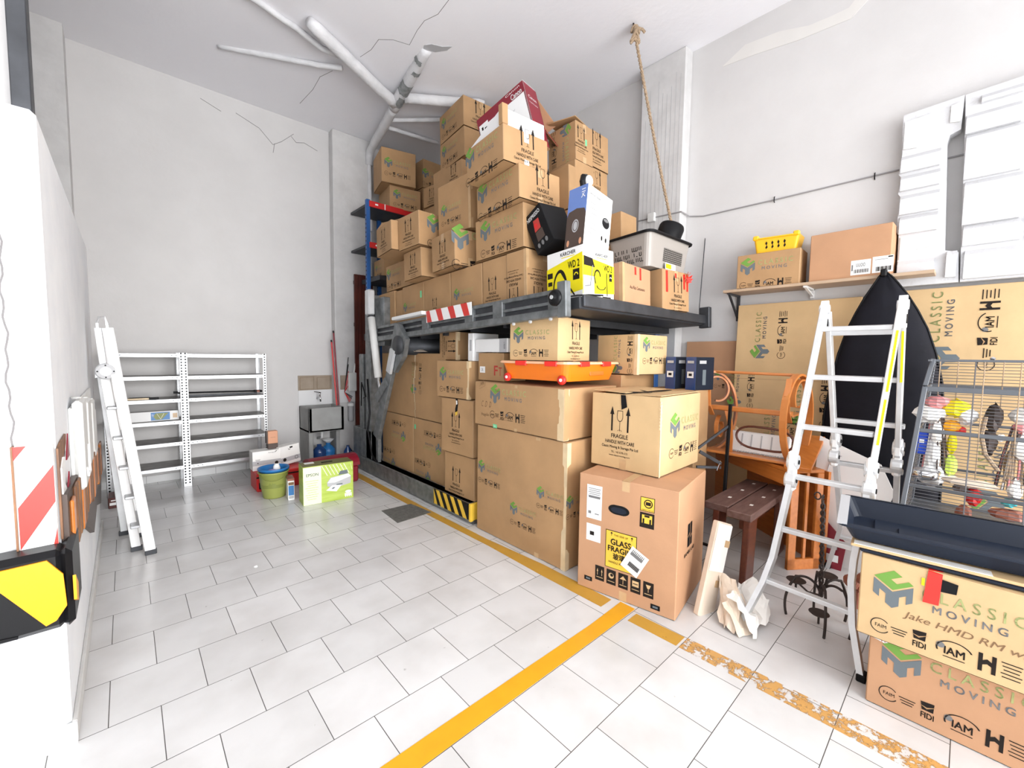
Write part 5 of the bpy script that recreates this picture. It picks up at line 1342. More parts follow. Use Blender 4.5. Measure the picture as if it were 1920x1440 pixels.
# ------------------------------------------------------------------ bird cage
cg = empty('bird_cage', T_((3.35, -.20, 0)), 'large grey wire bird cage with toys behind the black tray', 'cage')
X0, X1, XT = 3.05, 3.55, 3.40
yb, yt = .215, .165
def fx(z):   # front plane leans back
    return 3.02 + (z - .60) * .40
def fy(z): return .212 - max(0, z - .6) * .06
b = MB()
zs = [.60, .83, 1.13, 1.34, 1.37, 1.50]
Y2 = -.62
for y_ in (0, 1):
    for (za, zb) in ((.02, .60), (.60, 1.355), (1.36, 1.51)):
        ya = fy(za) if not y_ else Y2; yb_ = fy(zb) if not y_ else Y2
        b.beam((fx(max(za, .6)), ya, za), (fx(zb) + (.05 if za > 1.35 else 0), yb_ - (.01 if za > 1.35 else 0), zb), .022, .022, 'cage_grey', (1, 0, 0))
        b.beam((3.78, ya, za), (3.78, yb_, zb), .02, .02, 'cage_grey', (1, 0, 0))
for z, t in ((.60, .02), (.83, .018), (1.12, .02), (1.345, .028), (1.505, .014)):
    b.beam((fx(z) + (.05 if z > 1.4 else 0), fy(z), z), (fx(z) + (.05 if z > 1.4 else 0), Y2, z), .016, t, 'cage_grey')
    b.beam((fx(z), fy(z), z), (3.78, fy(z), z), .016, t * .8, 'cage_grey')
    b.beam((3.78, fy(z), z), (3.78, Y2, z), .016, t * .8, 'cage_grey')
part(b, 'cage_frame', cg)
b = MB()
z = .615
while z < 1.50:
    if abs(z - 1.345) > .018:
        e_ = .05 if z > 1.36 else 0
        b.tube([(3.78, fy(z), z), (fx(z) + e_, fy(z), z), (fx(z) + e_, Y2, z)], .0017, 'cage_wire', 4, caps=False)
    z += .0165
for k in range(4):
    y = -.02 - k * .19
    b.tube([(fx(.6), y, .6), (fx(1.345), y, 1.345), (fx(1.36) + .05, y, 1.36), (fx(1.5) + .05, y, 1.5), (3.78, y, 1.51)], .003, 'cage_wire', 5)
for k in range(5):
    x = 3.2 + .11 * k
    b.tube([(x, fy(.6), .6), (x, fy(1.34), min(1.34, .6 + (x - 3.02) / .40))], .0025, 'cage_wire', 5)
part(b, 'wire_grid', cg)
b = MB()
for k in range(26): b.tube([(fx(1.5) + .05 + .0 * k, fy(1.5) - .01 - k * .03, 1.51), (3.78, fy(1.5) - .01 - k * .03, 1.51)], .0016, 'cage_wire', 4, caps=False)
part(b, 'top_wires', cg)
b = MB(); b.box((3.0, -.62, .575), (3.8, fy(.6), .60), 'cage_grey', bev=.004); plab(part(b, 'base_tray', cg), 'grey base tray')
b = MB(); b.prism([(0, 0), (-.30, 0), (-.28, .05), (-.22, .075), (-.08, .075), (-.02, .05)], .01, 'steel_dark', Matrix(((0, 0, 1, 3.035), (1, 0, 0, -.12), (0, 1, 0, .645), (0, 0, 0, 1)))); fd = part(b, 'feeder_door', cg); b = MB(); b.lathe([(0, 0), (.012, 0), (.01, .01), (0, .01)], 'white', 12, cg.matrix_world.inverted() @ T_((3.033, -.25, .68)) @ RY(-90)); plab(b.build('knob', fd), 'white knob')
b = MB(); b.lathe([(0, 0), (.05, 0), (.06, .01), (.065, .05), (.06, .05), (.05, .012), (0, .012)], 'chrome', 24, T_((3.30, .14, .84))); plab(part(b, 'steel_bowl', cg, True), 'shiny steel food bowl')
b = MB(); b.beam((3.2, .19, .83), (3.2, -.3, .83), .01, .01, 'cage_wire'); part(b, 'perch', cg)
b = MB(); b.lathe([(0, 0), (.01, 0), (.012, .01), (0, .018)], 'chrome', 10, T_((3.46, -.08, 1.512))); part(b, 'top_knob', cg)
def blob(b, c, r, m, sq=(1, 1, 1), seed=0, seg=10):
    vs = []; fs = []; R_ = 6
    for i in range(R_ + 1):
        th = pi * i / R_
        for k in range(seg):
            a = 2 * pi * k / seg; f_ = 1 + .35 * noise.noise((cos(a) * 2 + seed, sin(a) * 2, th * 2))
            vs.append((c[0] + r * sq[0] * f_ * sin(th) * cos(a), c[1] + r * sq[1] * f_ * sin(th) * sin(a), c[2] + r * sq[2] * f_ * cos(th)))
    for i in range(R_):
        for k in range(seg):
            fs.append((i * seg + k, (i + 1) * seg + k, (i + 1) * seg + (k + 1) % seg, i * seg + (k + 1) % seg))
    b.add(vs, fs, m)
toys = [('white paper-strip bird toy with a pink bow, hanging at the cage left', [(0, 0, 0, .05, 'pink', (1, 1.1, .7)), (0, .03, -.07, .07, 'paper_white', (1, 1, .7)), (0, -.01, -.17, .035, 'paper_white', (1, .8, 2)), (0, 0, -.30, .04, 'white', (1, .8, 2.2)), (0, .0, -.42, .055, 'white', (1, 1, 1.2))], (3.38, .115, 1.27)),
        ('yellow and orange bird toy with ribbons, hanging inside the cage', [(0, 0, 0, .055, 'yellow', (1, 1.1, .9)), (0, -.05, -.04, .045, 'white', (1, .9, 1)), (0, .01, -.10, .04, 'warn_yellow', (1, 1, .8)), (0, -.03, -.12, .022, 'red', (1, 1, 1)), (0, 0, -.20, .022, 'yellow', (1, 1, 2.6)), (0, 0, -.32, .03, 'lime_toy', (1, 1, 2)), (0, 0, -.40, .04, 'paper_white', (1, 1.5, .5))], (3.40, .045, 1.24)),
        ('dark woven bird toy on a curved branch in the cage middle', [(0, .02, 0, .05, 'iron', (1, .7, 1.5)), (0, .03, -.13, .04, 'iron', (1, .8, 1.7)), (0, -.01, -.10, .02, 'paper_white', (1, 1, 1))], (3.40, -.12, 1.20)),
        ('bundle of white and brown rope strands with coral knots at the cage right', [(0, 0, 0, .05, 'paper_white', (1, 1, .9)), (0, .0, -.06, .035, 'pink', (1, 1, .9)), (0, -.02, -.16, .05, 'paper_white', (1, 1, 1.6)), (0, .03, -.27, .03, 'rope', (1, .7, 3)), (0, -.04, -.30, .03, 'dark_brown', (1, .7, 3)), (0, 0, -.38, .03, 'paper_white', (1, .8, 2))], (3.42, -.20, 1.22)),
        ('red rope ball bird toy low in the cage', [(0, 0, 0, .034, 'red', (1, 1, 1.4)), (0, .05, .03, .03, 'dark_brown', (1, 1, 1)), (0, .02, .07, .04, 'paper', (1, 2.5, .5)), (0, .03, -.1, .04, 'rose_leaf', (1, .8, 1.2))], (3.22, -.05, .80)),
        ('turquoise ball bird toy at the lower right of the cage', [(0, 0, 0, .026, 'turquoise', (1, 1.2, .8)), (0, -.01, .06, .03, 'paper_white', (1, .8, 1.2)), (0, .0, -.06, .04, 'rose_leaf', (1, 1.6, .7))], (3.22, -.17, .80))]
for lab, bl, c in toys:
    b = MB()
    for i, (dx, dy, dz, r_, m_, sq) in enumerate(bl): blob(b, (dx, dy, dz), r_, m_, sq, i * 3.1)
    b.tube([(0, 0, 0), (0, 0, 1.50 - c[2])], .0025, 'rope', 5)
    if 'strands' in lab or 'strip' in lab:
        for k in range(16):
            y_ = -.06 + .12 * random.random(); b.tube([(random.uniform(-.03, .03), y_ * .5, -.05), (random.uniform(-.04, .04), y_, -.2 - .1 * random.random()), (random.uniform(-.04, .04), y_ * 1.3, -.40)], .004, random.choice(['paper_white', 'rope', 'dark_brown', 'pink']), 5)
    o = b.build('bird_toy', None, T_(c)); tag(o, lab, 'toy', 'toys hanging in the bird cage')
b = MB(); b.box((-.02, -.03, -.07), (.02, .03, .07), 'bright_blue', bev=.01); b.box((-.03, -.01, -.0), (-.02, .01, .02), 'white')
o = b.build('blue_feeder', None, T_((3.40, .165, 1.03))); tag(o, 'bright blue plastic feeder clipped inside the cage left side', 'feeder')
b = MB(); b.tube([(0, 0, 0), (0, .05, .08), (0, .07, .18), (0, .06, .28)], .010, 'rope', 7)
o = b.build('curved_perch', None, T_((3.35, -.13, .93))); tag(o, 'curved brown rope perch in the cage', 'perch')

# ------------------------------------------------------------------ front right: two cartons, trays
b_low, s1 = carton('carton', 'bottom carton in the right foreground with big green cube logo', 'box', 'cartons in the right foreground', (2.36, -.66, 0), (.52, .89, .315), 0, I4, [(LOGO, .285, .60, .42)], tape='', m='card_red', bulge=.004)
b = MB(); S = s1['L']; b.add([S(.0, .30, .001), S(.065, .285, .001), S(.065, .314, .001), S(0.0, .314, .001)], [(0, 1, 2, 3)], 'label_white'); place(b, Art().text('TT', .045, .300, .02, .015, 'ink_red', .02), lambda u, v, o_: S(u, v, o_ + .001)); b.build('tape', b_low)
hand2 = plain(lambda a: a.text('Jake HMD RM wic', 0, 0, .34, .035, 'ink_brown', -.004, 1.0, shear=.3, rot=-1))
b_up, s2 = carton('carton', 'upper carton in the right foreground with handwriting and a red tape tab', 'box', 'cartons in the right foreground', (2.31, -.66, .32), (.55, .93, .355), 0, I4, [(LOGO, .275, .50, .42), (hand2, .34, .40, 1)], tape='', m='card_pale', bulge=.004)
b = MB(); S = s2['L']; b.add([S(.195, .225, .006), S(.240, .228, .006), S(.245, .352, .004), S(.205, .354, .004)], [(0, 1, 2, 3)], 'tape_red'); b.add([S(.205, .354, .004), S(.245, .352, .004), s2['T'](.05, .93 - .245, .004), s2['T'](.05, .93 - .205, .004)], [(0, 1, 2, 3)], 'tape_red')
b.add([S(.240, .285, .004), S(.285, .29, .004), S(.288, .33, .004), S(.243, .335, .004)], [(0, 1, 2, 3)], 'black'); b.add([S(.188, .29, .003), S(.197, .29, .003), S(.197, .32, .003), S(.188, .32, .003)], [(0, 1, 2, 3)], 'yellow')
plab(b.build('tape', b_up), 'red tape tab')
def tray_mesh(b, w_, d_, h_, m, ins=.035, th=.004):
    bin_shell(b, w_, d_, h_, ins, .03, m, th)
    o_ = rr(w_ + .03, d_ + .03, .03, -.015, -.015); i_ = rr(w_ - .004, d_ - .004, .03, .002, .002); n = len(o_)
    b.add([(x, y, h_) for x, y in o_] + [(x, y, h_ + .003) for x, y in i_], [(i, (i + 1) % n, n + (i + 1) % n, n + i) for i in range(n)], m)
    b.add([(x, y, h_ - .008) for x, y in o_] + [(x, y, h_) for x, y in o_], [(i, (i + 1) % n, n + (i + 1) % n, n + i) for i in range(n)], m)
Mt = T_((2.385, -.60, .745)) @ RZ(8) @ RY(-1.0)
b = MB(); b.box((0, 0, 0), (.30, .90, .02), 'navy_plastic', bev=.006)
o = b.build('black_tray', None, T_((2.37, -.62, .678)) @ RZ(4)); tag(o, 'lower flat black tray directly on the upper foreground carton', 'tray')
b = MB(); b.box((0, 0, 0), (.32, .91, .012), 'card_pale', bev=.003); b.box((.001, .5, .012), (.05, .9, .014), 'paper_white')
o = b.build('cardboard_sheet', None, T_((2.37, -.60, .699)) @ RZ(5)); tag(o, 'cardboard sheet sandwiched between the two black trays', 'cardboard')
b = MB(); tray_mesh(b, .30, .95, .080, 'navy_plastic')
b.box((.07, .10, .004), (.24, .84, .014), 'navy_plastic', bev=.008); b.box((.12, .18, .014), (.18, .76, .022), 'navy_plastic', bev=.006)
b.box((-.012, .93, .079), (.30, .965, .083), 'label_grey')
o = b.build('black_tray', None, T_((2.405, -.60, .715)) @ RZ(7) @ RY(-9)); tag(o, 'deep dark tray with wide rim on top of the foreground cartons', 'tray')
# ------------------------------------------------------------------ pallet rack at the back left behind the lift
rk = empty('pallet_rack', T_((2.42, 5.45, 0)), 'blue and red pallet rack in the back corner carrying dim cartons', 'rack')
for (x, y) in ((2.385, 5.44), (2.80, 6.0), (4.2, 5.44)):
    b = MB(); b.box((x, y, 0), (x + .05, y + .05, 3.52 if x < 3 else 3.3), 'blue_rack', bev=.003)
    for k in range(60): b.box((x - .001, y + .015, .06 + k * .055), (x, y + .035, .08 + k * .055), 'black')
    plab(part(b, 'upright', rk), 'blue perforated upright')
for z in (3.43, 2.90):
    b = MB(); b.box((2.42, 5.43, z), (4.22, 5.455, z + .075), 'red', bev=.003); b.box((2.5, 5.428, z + .03), (2.54, 5.43, z + .05), 'label_white'); b.box((2.63, 5.426, z), (2.642, 5.43, z + .075), 'label_white'); plab(part(b, 'beam', rk), 'red beam')
    b = MB(); b.box((2.42, 5.455, z + .03), (4.22, 6.05, z + .06), 'steel_dark'); part(b, 'rack_shelf', rk)
GV = 'dim cartons on the pallet rack'
carton('carton', 'upper dim carton with faint logo on the rack, near the vertical pipe', 'box', GV, (2.60, 5.45, 3.80), (.465, .5, .456), -12.9, I4, [], [lg(.36, .47, .48)], tape='')
carton('carton', 'dim carton below the upper one on the rack, directly above the red beam', 'box', GV, (2.72, 5.46, 3.49), (.44, .5, .305), -9, I4, [], [lg(.34, .5, .5)], tape='')
carton('carton', 'dim carton in the dark gap right of the two rack cartons', 'box', GV, (3.236, 5.46, 3.90), (.55, .5, .40), 0, I4, [], [lg(.36, .3, .4)], tape='')
carton('carton', 'dark carton under the one in the gap on the rack', 'box', GV, (3.236, 5.46, 3.49), (.55, .5, .405), 0, I4, tape='')
carton('carton', 'carton with arrows in front of the rack, left of the tall box column', 'box', GV, (3.05, 4.79, 3.459), (.5, .30, .262), 5, I4, [fg(.2, .6, .4)], tape='')
for k in range(4):
    carton('carton', 'plain carton in the dark stack in front of the pallet rack', 'box', 'plain cartons stacked in front of the pallet rack', (3.06, 4.80, 1.86 + .4 * k), (.45, .3, .396), 3, I4, tape='')
carton('carton', 'small dim carton between the blue upright and the pile, low on the rack', 'box', GV, (2.60, 5.40, 2.56), (.4, .40, .24), -6.5, I4, [lg(.25, .5, .4)], tape='')
b = MB(); b.box((2.55, 5.42, 2.5), (4.2, 6.0, 2.56), 'steel_dark'); part(b, 'rack_shelf', rk)
b = MB()
for k in range(5): b.box((2.455 + .056 * k, 6.03, .0), (2.507 + .056 * k, 6.06, 2.64), 'red_wood', bev=.003)
for z in (1.3, 1.9, 2.5): b.box((2.455, 6.06, z), (2.73, 6.075, z + .05), 'red_wood')
o = b.build('slatted_board'); tag(o, 'dark red-brown slatted wooden panel standing behind the lift post', 'panel')

# ------------------------------------------------------------------ steel shelving on the back wall
sr = empty('steel_shelving', T_((.45, 6.03, 0)), 'low grey perforated steel shelving unit on the back wall', 'shelving')
def slotted(x, y, dx, dy, parent):
    b = MB(); b.box((x, y, 0), (x + .036 * dx, y + .002 * dy, 1.485), 'shelf_steel'); b.box((x, y, 0), (x + .002 * dx, y + .036 * dy, 1.485), 'shelf_steel')
    n = 46
    for k in range(n):
        z = .03 + k * .032
        b.box((x + .011 * dx, y - .0006 * dy, z), (x + .026 * dx, y, z + .016), 'black')
        b.box((x - .0006 * dx, y + .013 * dy, z), (x, y + .023 * dy, z + .012), 'ink_slate')
    return b.build('post', parent, parent.matrix_world.inverted())
for x, dx in ((-.185, 1), (.430, 1), (.504, -1), (1.272, -1)):
    slotted(x, 5.85, dx, 1, sr); slotted(x, 6.235, dx, -1, sr)
for (xa, xb) in ((-.18, .462), (.468, 1.268)):
    for z in (1.475, 1.232, .983, .742, .505, .235):
        b = MB(); b.box((xa, 5.853, z - .004), (xb, 6.232, z), 'shelf_top'); b.box((xa, 5.851, z - .036), (xb, 5.854, z), 'shelf_steel'); b.box((xa, 6.231, z - .036), (xb, 6.234, z), 'shelf_steel')
        for xx in (xa + .05, xa + .09, xa + .13, xb - .06, xb - .1): b.box((xx, 5.8502, z - .022), (xx + .014, 5.851, z - .014), 'ink_slate')
        b.build('shelf', sr, sr.matrix_world.inverted())
b = MB(); b.box((0, 0, 0), (.43, .09, .105), 'label_white', bev=.004); place(b, Art().rect(.27, .052, .16, .085, 'blue').poly([(.21, .05), (.23, .085), (.34, .085), (.28, .015), (.23, .015)], 'olive_dark', 1).line([(.24, .08), (.27, .02), (.30, .08)], .003, 'label_white', 2).text('T5', .205, .06, .018, .025, 'label_white', layer=1).rect(.395, .05, .04, .05, 'tape_b'), lambda u, v, o_: (u, -o_, v))
o = b.build('long_carton', None, T_((-.01, 5.93, .744)) @ RZ(3)); tag(o, 'long flat white carton with blue picture on the left shelves', 'box')
b = MB(); b.box((0, 0, 0), (.19, .08, .018), 'tape_light', bev=.002); b.box((.01, .02, .018), (.18, .025, .026), 'black'); b.box((.17, -.01, .0), (.25, .02, .022), 'black')
o = b.build('wooden_strip', None, T_((.0, 5.90, .985))); tag(o, 'flat pale wooden piece with dark clamp on the left shelves', 'wood')
b = MB(); b.tube([(0, 0, 0), (.80, .01, .01)], .009, 'black', 8); b.box((.74, -.02, -.008), (.83, .02, .022), 'black', bev=.006); b.box((.77, -.022, -.006), (.80, .022, .018), 'rose_leaf')
b.box((-.04, -.012, -.006), (.0, .012, .02), 'black')
o = b.build('bar_clamp', None, T_((.42, 6.0, 1.036)) @ RY(1.5)); tag(o, 'long black bar clamp lying on the third shelf of the right bay', 'clamp')
b = MB(); b.box((0, 0, 0), (.75, .012, .02), 'steel_dark'); o = b.build('bar_support', None, T_((.45, 6.03, .984))); tag(o, 'flat dark steel strip lying under the bar clamp on the shelf', 'strip')
# dark box behind the step ladder
b = MB(); b.box((0, 0, 0), (.16, .25, .10), 'red_wood', bev=.004); b.box((.01, -.003, .03), (.14, 0, .055), 'label_white'); b.box((.02, -.003, .07), (.12, 0, .08), 'label_white')
o = b.build('dark_red_case', None, T_((-.17, 5.45, .0))); tag(o, 'dark red case on the floor behind the step ladder', 'case')

# ------------------------------------------------------------------ step ladder folded against the half wall
sl_ = empty('step_ladder', T_((0, 4.2, 0)), 'white aluminium step ladder leaning folded beside the left wall', 'ladder')
def rail(pa, pb, a, b_, m, name):
    b = MB(); b.beam(pa, pb, a, b_, m, (0, 1, 0)); return part(b, name, sl_)
TOPX = -.115
rail((.086, 4.03, .03), (-.085, 4.12, 1.66), .062, .028, 'alu_white', 'front_rail')
rail((.010, 4.17, .03), (-.115, 4.20, 1.34), .055, .028, 'alu_white', 'rear_rail')
rail((.030, 4.47, .03), (-.115, 4.62, 1.66), .05, .028, 'alu_white', 'front_rail')
rail((-.057, 4.60, .03), (-.150, 4.60, 1.33), .045, .028, 'alu', 'rear_rail')
rail((-.115, 4.165, 1.37), (-.135, 4.15, 1.66), .040, .026, 'alu_white', 'upper_rail')
b = MB(); b.band([(-.080, 4.12, 1.60), (-.088, 4.12, 1.69), (-.10, 4.125, 1.735), (-.125, 4.13, 1.735), (-.137, 4.14, 1.69), (-.134, 4.15, 1.60)], .06, .012, (0, 1, 0), 'chrome'); part(b, 'handrail_bow', sl_)
b = MB(); b.lathe([(0, 0), (.052, 0), (.056, .006), (.05, .012), (0, .012)], 'label_grey', 24, T_((-.105, 4.10, 1.355)) @ RX(90)); b.lathe([(0, .013), (.03, .013), (.03, .010)], 'alu_white', 20, T_((-.105, 4.10, 1.355)) @ RX(90))
for k in range(4): b.lathe([(0, .014), (.005, .014), (.005, .01)], 'black', 8, T_((-.105 + .042 * cos(k * pi / 2), 4.10, 1.355 + .042 * sin(k * pi / 2))) @ RX(90))
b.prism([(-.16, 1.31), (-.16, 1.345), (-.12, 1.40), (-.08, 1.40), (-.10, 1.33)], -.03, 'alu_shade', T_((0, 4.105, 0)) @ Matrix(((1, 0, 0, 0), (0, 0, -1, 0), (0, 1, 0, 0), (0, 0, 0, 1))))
part(b, 'hinge_disc', sl_)
for k in range(6):
    z = .20 + k * .22; x = .078 - .105 * z
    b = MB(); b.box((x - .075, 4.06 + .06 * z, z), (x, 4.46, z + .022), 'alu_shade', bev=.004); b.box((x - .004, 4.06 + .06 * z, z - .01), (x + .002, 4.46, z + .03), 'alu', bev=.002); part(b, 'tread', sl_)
for k in range(2):
    b = MB(); b.beam((-.02 - .03 * k, 4.19, .62 + .22 * k), (-.06 + .03 * (1 - k), 4.58, .45 + .38 * (1 - k) * .9), .004, .008, 'black'); part(b, 'brace', sl_)
for (x, y) in ((.088, 4.03), (.012, 4.17), (.032, 4.47), (-.057, 4.60)):
    b = MB(); b.box((x - .034, y - .018, 0), (x + .034, y + .018, .035), 'steel_dark', bev=.003); plab(part(b, 'rubber_foot', sl_), 'grey rubber foot')

# ------------------------------------------------------------------ things fixed on the half wall
XW = -.199
b = MB(); b.box((-.298, 2.205, .755), (-.203, 2.238, 1.165), 'label_white', bev=.004)
Mx = Matrix(((1, 0, 0, 0), (0, 0, 1, 2.2045), (0, 1, 0, 0), (0, 0, 0, 1)))
b.prism([(-.298, 1.165), (-.298, 1.115), (-.266, 1.165)], -.0008, 'warn_red', Mx)
b.prism([(-.293, .80), (-.293, .95), (-.204, 1.09), (-.204, .955)], -.0008, 'warn_red', Mx)
b.prism([(-.222, .755), (-.203, .755), (-.203, .86)], -.0008, 'warn_red', Mx)
b.box((-.302, 2.2, .75), (-.297, 2.24, 1.165), 'slat_wood')
o = b.build('warning_board'); tag(o, 'red and white striped warning board on the half wall end', 'warning board')
b = MB(); b.prism([(2.24, .80), (2.24, 1.14), (2.34, 1.15), (2.52, 1.155), (2.50, 1.12), (2.36, 1.07), (2.33, .96), (2.36, .86)], .006, 'slat_wood', Matrix(((0, 0, 1, XW), (1, 0, 0, 0), (0, 1, 0, 0), (0, 0, 0, 1))))
b.prism([(2.28, .84), (2.27, 1.06), (2.34, 1.09), (2.40, 1.08), (2.36, .98), (2.44, .93), (2.42, .86)], .004, 'white', Matrix(((0, 0, 1, XW + .006), (1, 0, 0, 0), (0, 1, 0, 0), (0, 0, 0, 1))))
b.prism([(2.40, .93), (2.50, 1.0), (2.52, .90), (2.44, .88)], .004, 'crimson', Matrix(((0, 0, 1, XW + .008), (1, 0, 0, 0), (0, 1, 0, 0), (0, 0, 0, 1))))
b.prism([(2.43, 1.06), (2.52, 1.155), (2.54, 1.06)], .004, 'crimson', Matrix(((0, 0, 1, XW + .008), (1, 0, 0, 0), (0, 1, 0, 0), (0, 0, 0, 1))))
o = b.build('torn_board'); tag(o, 'torn white and red remains of a board behind the warning board', 'board')
b = MB(); b.box((-2.0, 2.12, .515), (-.185, 2.239, .80), 'black_gloss', bev=.02); b.box((-.198, 2.12, .515), (-.165, 2.42, .80), 'black_gloss', bev=.02)
b.prism([(-.42, .77), (-.225, .775), (-.188, .715), (-.183, .60), (-.21, .555), (-.235, .545), (-.33, .70), (-.42, .735)], -.008, 'warn_yellow', Matrix(((1, 0, 0, 0), (0, 0, 1, 2.119), (0, 1, 0, 0), (0, 0, 0, 1))))
b.prism([(2.12, .61), (2.12, .70), (2.20, .64), (2.18, .58)], .008, 'warn_yellow', Matrix(((0, 0, 1, -.166), (1, 0, 0, 0), (0, 1, 0, 0), (0, 0, 0, 1))))
b.beam((-.9, 2.118, .60), (-.30, 2.118, .53), .006, .01, 'black')
o = b.build('rubber_bumper'); tag(o, 'black rubber corner bumper with a yellow patch on the half wall', 'bumper')
# striped wooden strip
b = MB(); Mw = Matrix(((0, 0, 1, XW), (1, 0, 0, 0), (0, 1, 0, 0), (0, 0, 0, 1)))
b.prism([(2.26, .66), (2.26, .96), (2.8, .93), (3.4, .88), (4.1, .82), (4.75, .64), (4.8, .5), (4.5, .32), (4.0, .44), (3.6, .38), (3.2, .54), (2.8, .66)], .02, 'dark_brown', Mw)
for k in range(17):
    y = 2.32 + k * .145; z0 = .70 - .10 * max(0, y - 2.8) * .9 + .02 * sin(k * 1.3); b.box((XW + .02, y, z0 - .02), (XW + .032, y + .08 + .02 * (k % 2), z0 + .22), 'slat_wood' if k % 3 else 'orange_wood', bev=.004)
o = b.build('striped_strip'); tag(o, 'ragged dark strip with brown and orange bars along the half wall', 'wall guard')
fw = [(2.44, .66, .70, 1.24, .075), (2.66, 1.0, 1.0, 1.26, .07), (2.92, .62, .80, 1.22, .075), (3.2, .72, .85, 1.15, .08), (3.5, .8, .95, 1.18, .07)]
b = MB(); b.box((XW, 2.72, .88), (XW + .012, 4.15, 1.24), 'foam_wall', bev=.004)
for (y0, y1, z0, z1, x1) in ((2.72, 2.98, .86, 1.27, -.152), (2.98, 3.14, 1.0, 1.25, -.172), (3.14, 3.42, .88, 1.235, -.155), (3.42, 3.6, .96, 1.18, -.175), (3.6, 3.86, .87, 1.19, -.158), (3.86, 4.12, .80, 1.10, -.165)):
    b.box((XW + .012, y0, z0), (x1, y1, z1), 'foam_wall', bev=.012)
for (y, z) in ((2.85, 1.272), (3.28, 1.237), (3.73, 1.192)): b.lathe([(.0, .001), (.016, .001), (.020, .008), (.0, .010)], 'foam_wall', 12, T_((-.178, y, z)))
b.tube([(-.152, 2.78, .95), (-.148, 2.80, .91), (-.148, 2.90, .91), (-.152, 2.92, 1.04)], .006, 'white', 6)
o = b.build('moulded_foam'); tag(o, 'row of white moulded foam blocks fixed to the half wall', 'foam packing')

# ------------------------------------------------------------------ utility sink corner
sk = empty('utility_sink', T_((1.99, 6.0, 0)), 'grey concrete utility sink on legs in the back corner', 'sink')
b = MB(); zt, zb_ = .775, .45
b.box((1.745, 5.82, zb_), (2.20, BY - .01, zb_ + .03), 'concrete', bev=.004); b.box((1.745, 5.82, zb_), (2.20, 5.86, zt), 'concrete', bev=.006); b.box((1.745, 5.82, zb_), (1.785, BY - .01, zt), 'concrete', bev=.006); b.box((2.16, 5.82, zb_), (2.20, BY - .01, zt), 'concrete', bev=.006); b.box((1.745, 6.2, zb_), (2.20, BY - .01, zt), 'concrete', bev=.006)
part(b, 'basin', sk)
b = MB(); b.box((1.745, 5.84, 0), (1.80, BY - .01, zb_), 'concrete', bev=.006); part(b, 'support_wall', sk)
b = MB(); b.box((2.15, 5.98, 0), (2.20, BY - .01, zb_), 'concrete', bev=.006); part(b, 'support_wall', sk)
b = MB(); b.tube([(1.98, 6.235, .86), (1.98, 6.12, .93), (1.98, 6.11, .95)], .012, 'chrome', 10); b.tube([(1.98, 6.12, .93), (1.985, 6.10, .83)], .010, 'chrome', 10); b.beam((1.99, 6.11, .955), (1.90, 6.08, .975), .02, .01, 'dark_brown'); part(b, 'tap', sk, True)
b = MB(); b.tube([(1.98, 6.05, .45), (1.98, 6.05, .34), (1.98, 6.22, .30)], .018, 'label_white', 10); part(b, 'drain_pipe', sk, True)
b = MB(); b.box((1.74, BY - .012, zt), (2.19, BY - .001, .985), 'tile_white'); b.box((1.738, BY - .014, .985), (2.19, BY - .001, 1.19), 'brown_tile')
for x in (1.74, 1.965): b.tube([(x + .02 + .0 * k, BY - .016, z) for k, z in ((0, 1.0), (1, 1.16))] + [(x + .20, BY - .016, 1.17), (x + .20, BY - .016, 1.0), (x + .02, BY - .016, 1.0)], .002, 'ink_brown', 4)
o = b.build('tile_splashback'); tag(o, 'brown patterned and white tile splashback above the sink', 'tiles')
b = MB(); b.box((2.26, 6.088, .985), (2.34, 6.099, 1.19), 'brown_tile'); b.box((2.24, 6.088, .8), (2.5, 6.099, .985), 'tile_white'); o = b.build('tile_splashback'); tag(o, 'narrow brown and white tiles on the pillar beside the sink', 'tiles')
for (x, zt_, m_, lab) in ((2.135, 1.66, 'red', 'shorter red broom handle standing at the sink'), (2.165, 1.79, 'crimson', 'taller dark red broom handle with black tip at the sink')):
    b = MB(); b.tube([(x + .035, 6.0, .775), (x, 6.07, zt_)], .011, m_, 8); b.tube([(x, 6.07, zt_), (x - .002, 6.074, zt_ + .03)], .012, 'black', 8)
    o = b.build('broom_handle'); tag(o, lab, 'handle', 'broom handles at the sink')
for i, (x, y, rz, m_, lab) in enumerate(((1.93, 6.02, 0, 'water_blue', 'dark blue plastic container under the sink on the left'), (2.06, 6.05, 0, 'blue', 'blue plastic container under the sink in the middle'), (2.26, 5.85, 0, 'water_blue', 'blue water bottle standing beside the sink leg'))):
    b = MB(); b.lathe([(0, 0), (.085, 0), (.09, .02), (.09, .09), (.085, .1), (.09, .11), (.09, .16), (.05, .21), (.03, .22), (.03, .25), (0, .25)] if i < 2 else [(0, 0), (.055, 0), (.058, .02), (.056, .14), (.02, .20), (.02, .22), (0, .22)], m_, 20)
    o = b.build('plastic_container', None, T_((x, y, 0)), True); tag(o, lab, 'container', 'blue containers around the sink')
b = MB(); b.lathe([(0, 0), (.03, 0), (.075, .045), (.078, .05), (.07, .047), (.028, .006), (0, .006)], 'white', 24); o = b.build('white_bowl', None, T_((2.06, 6.05, .25)), True); tag(o, 'small white bowl on the blue container under the sink', 'bowl')
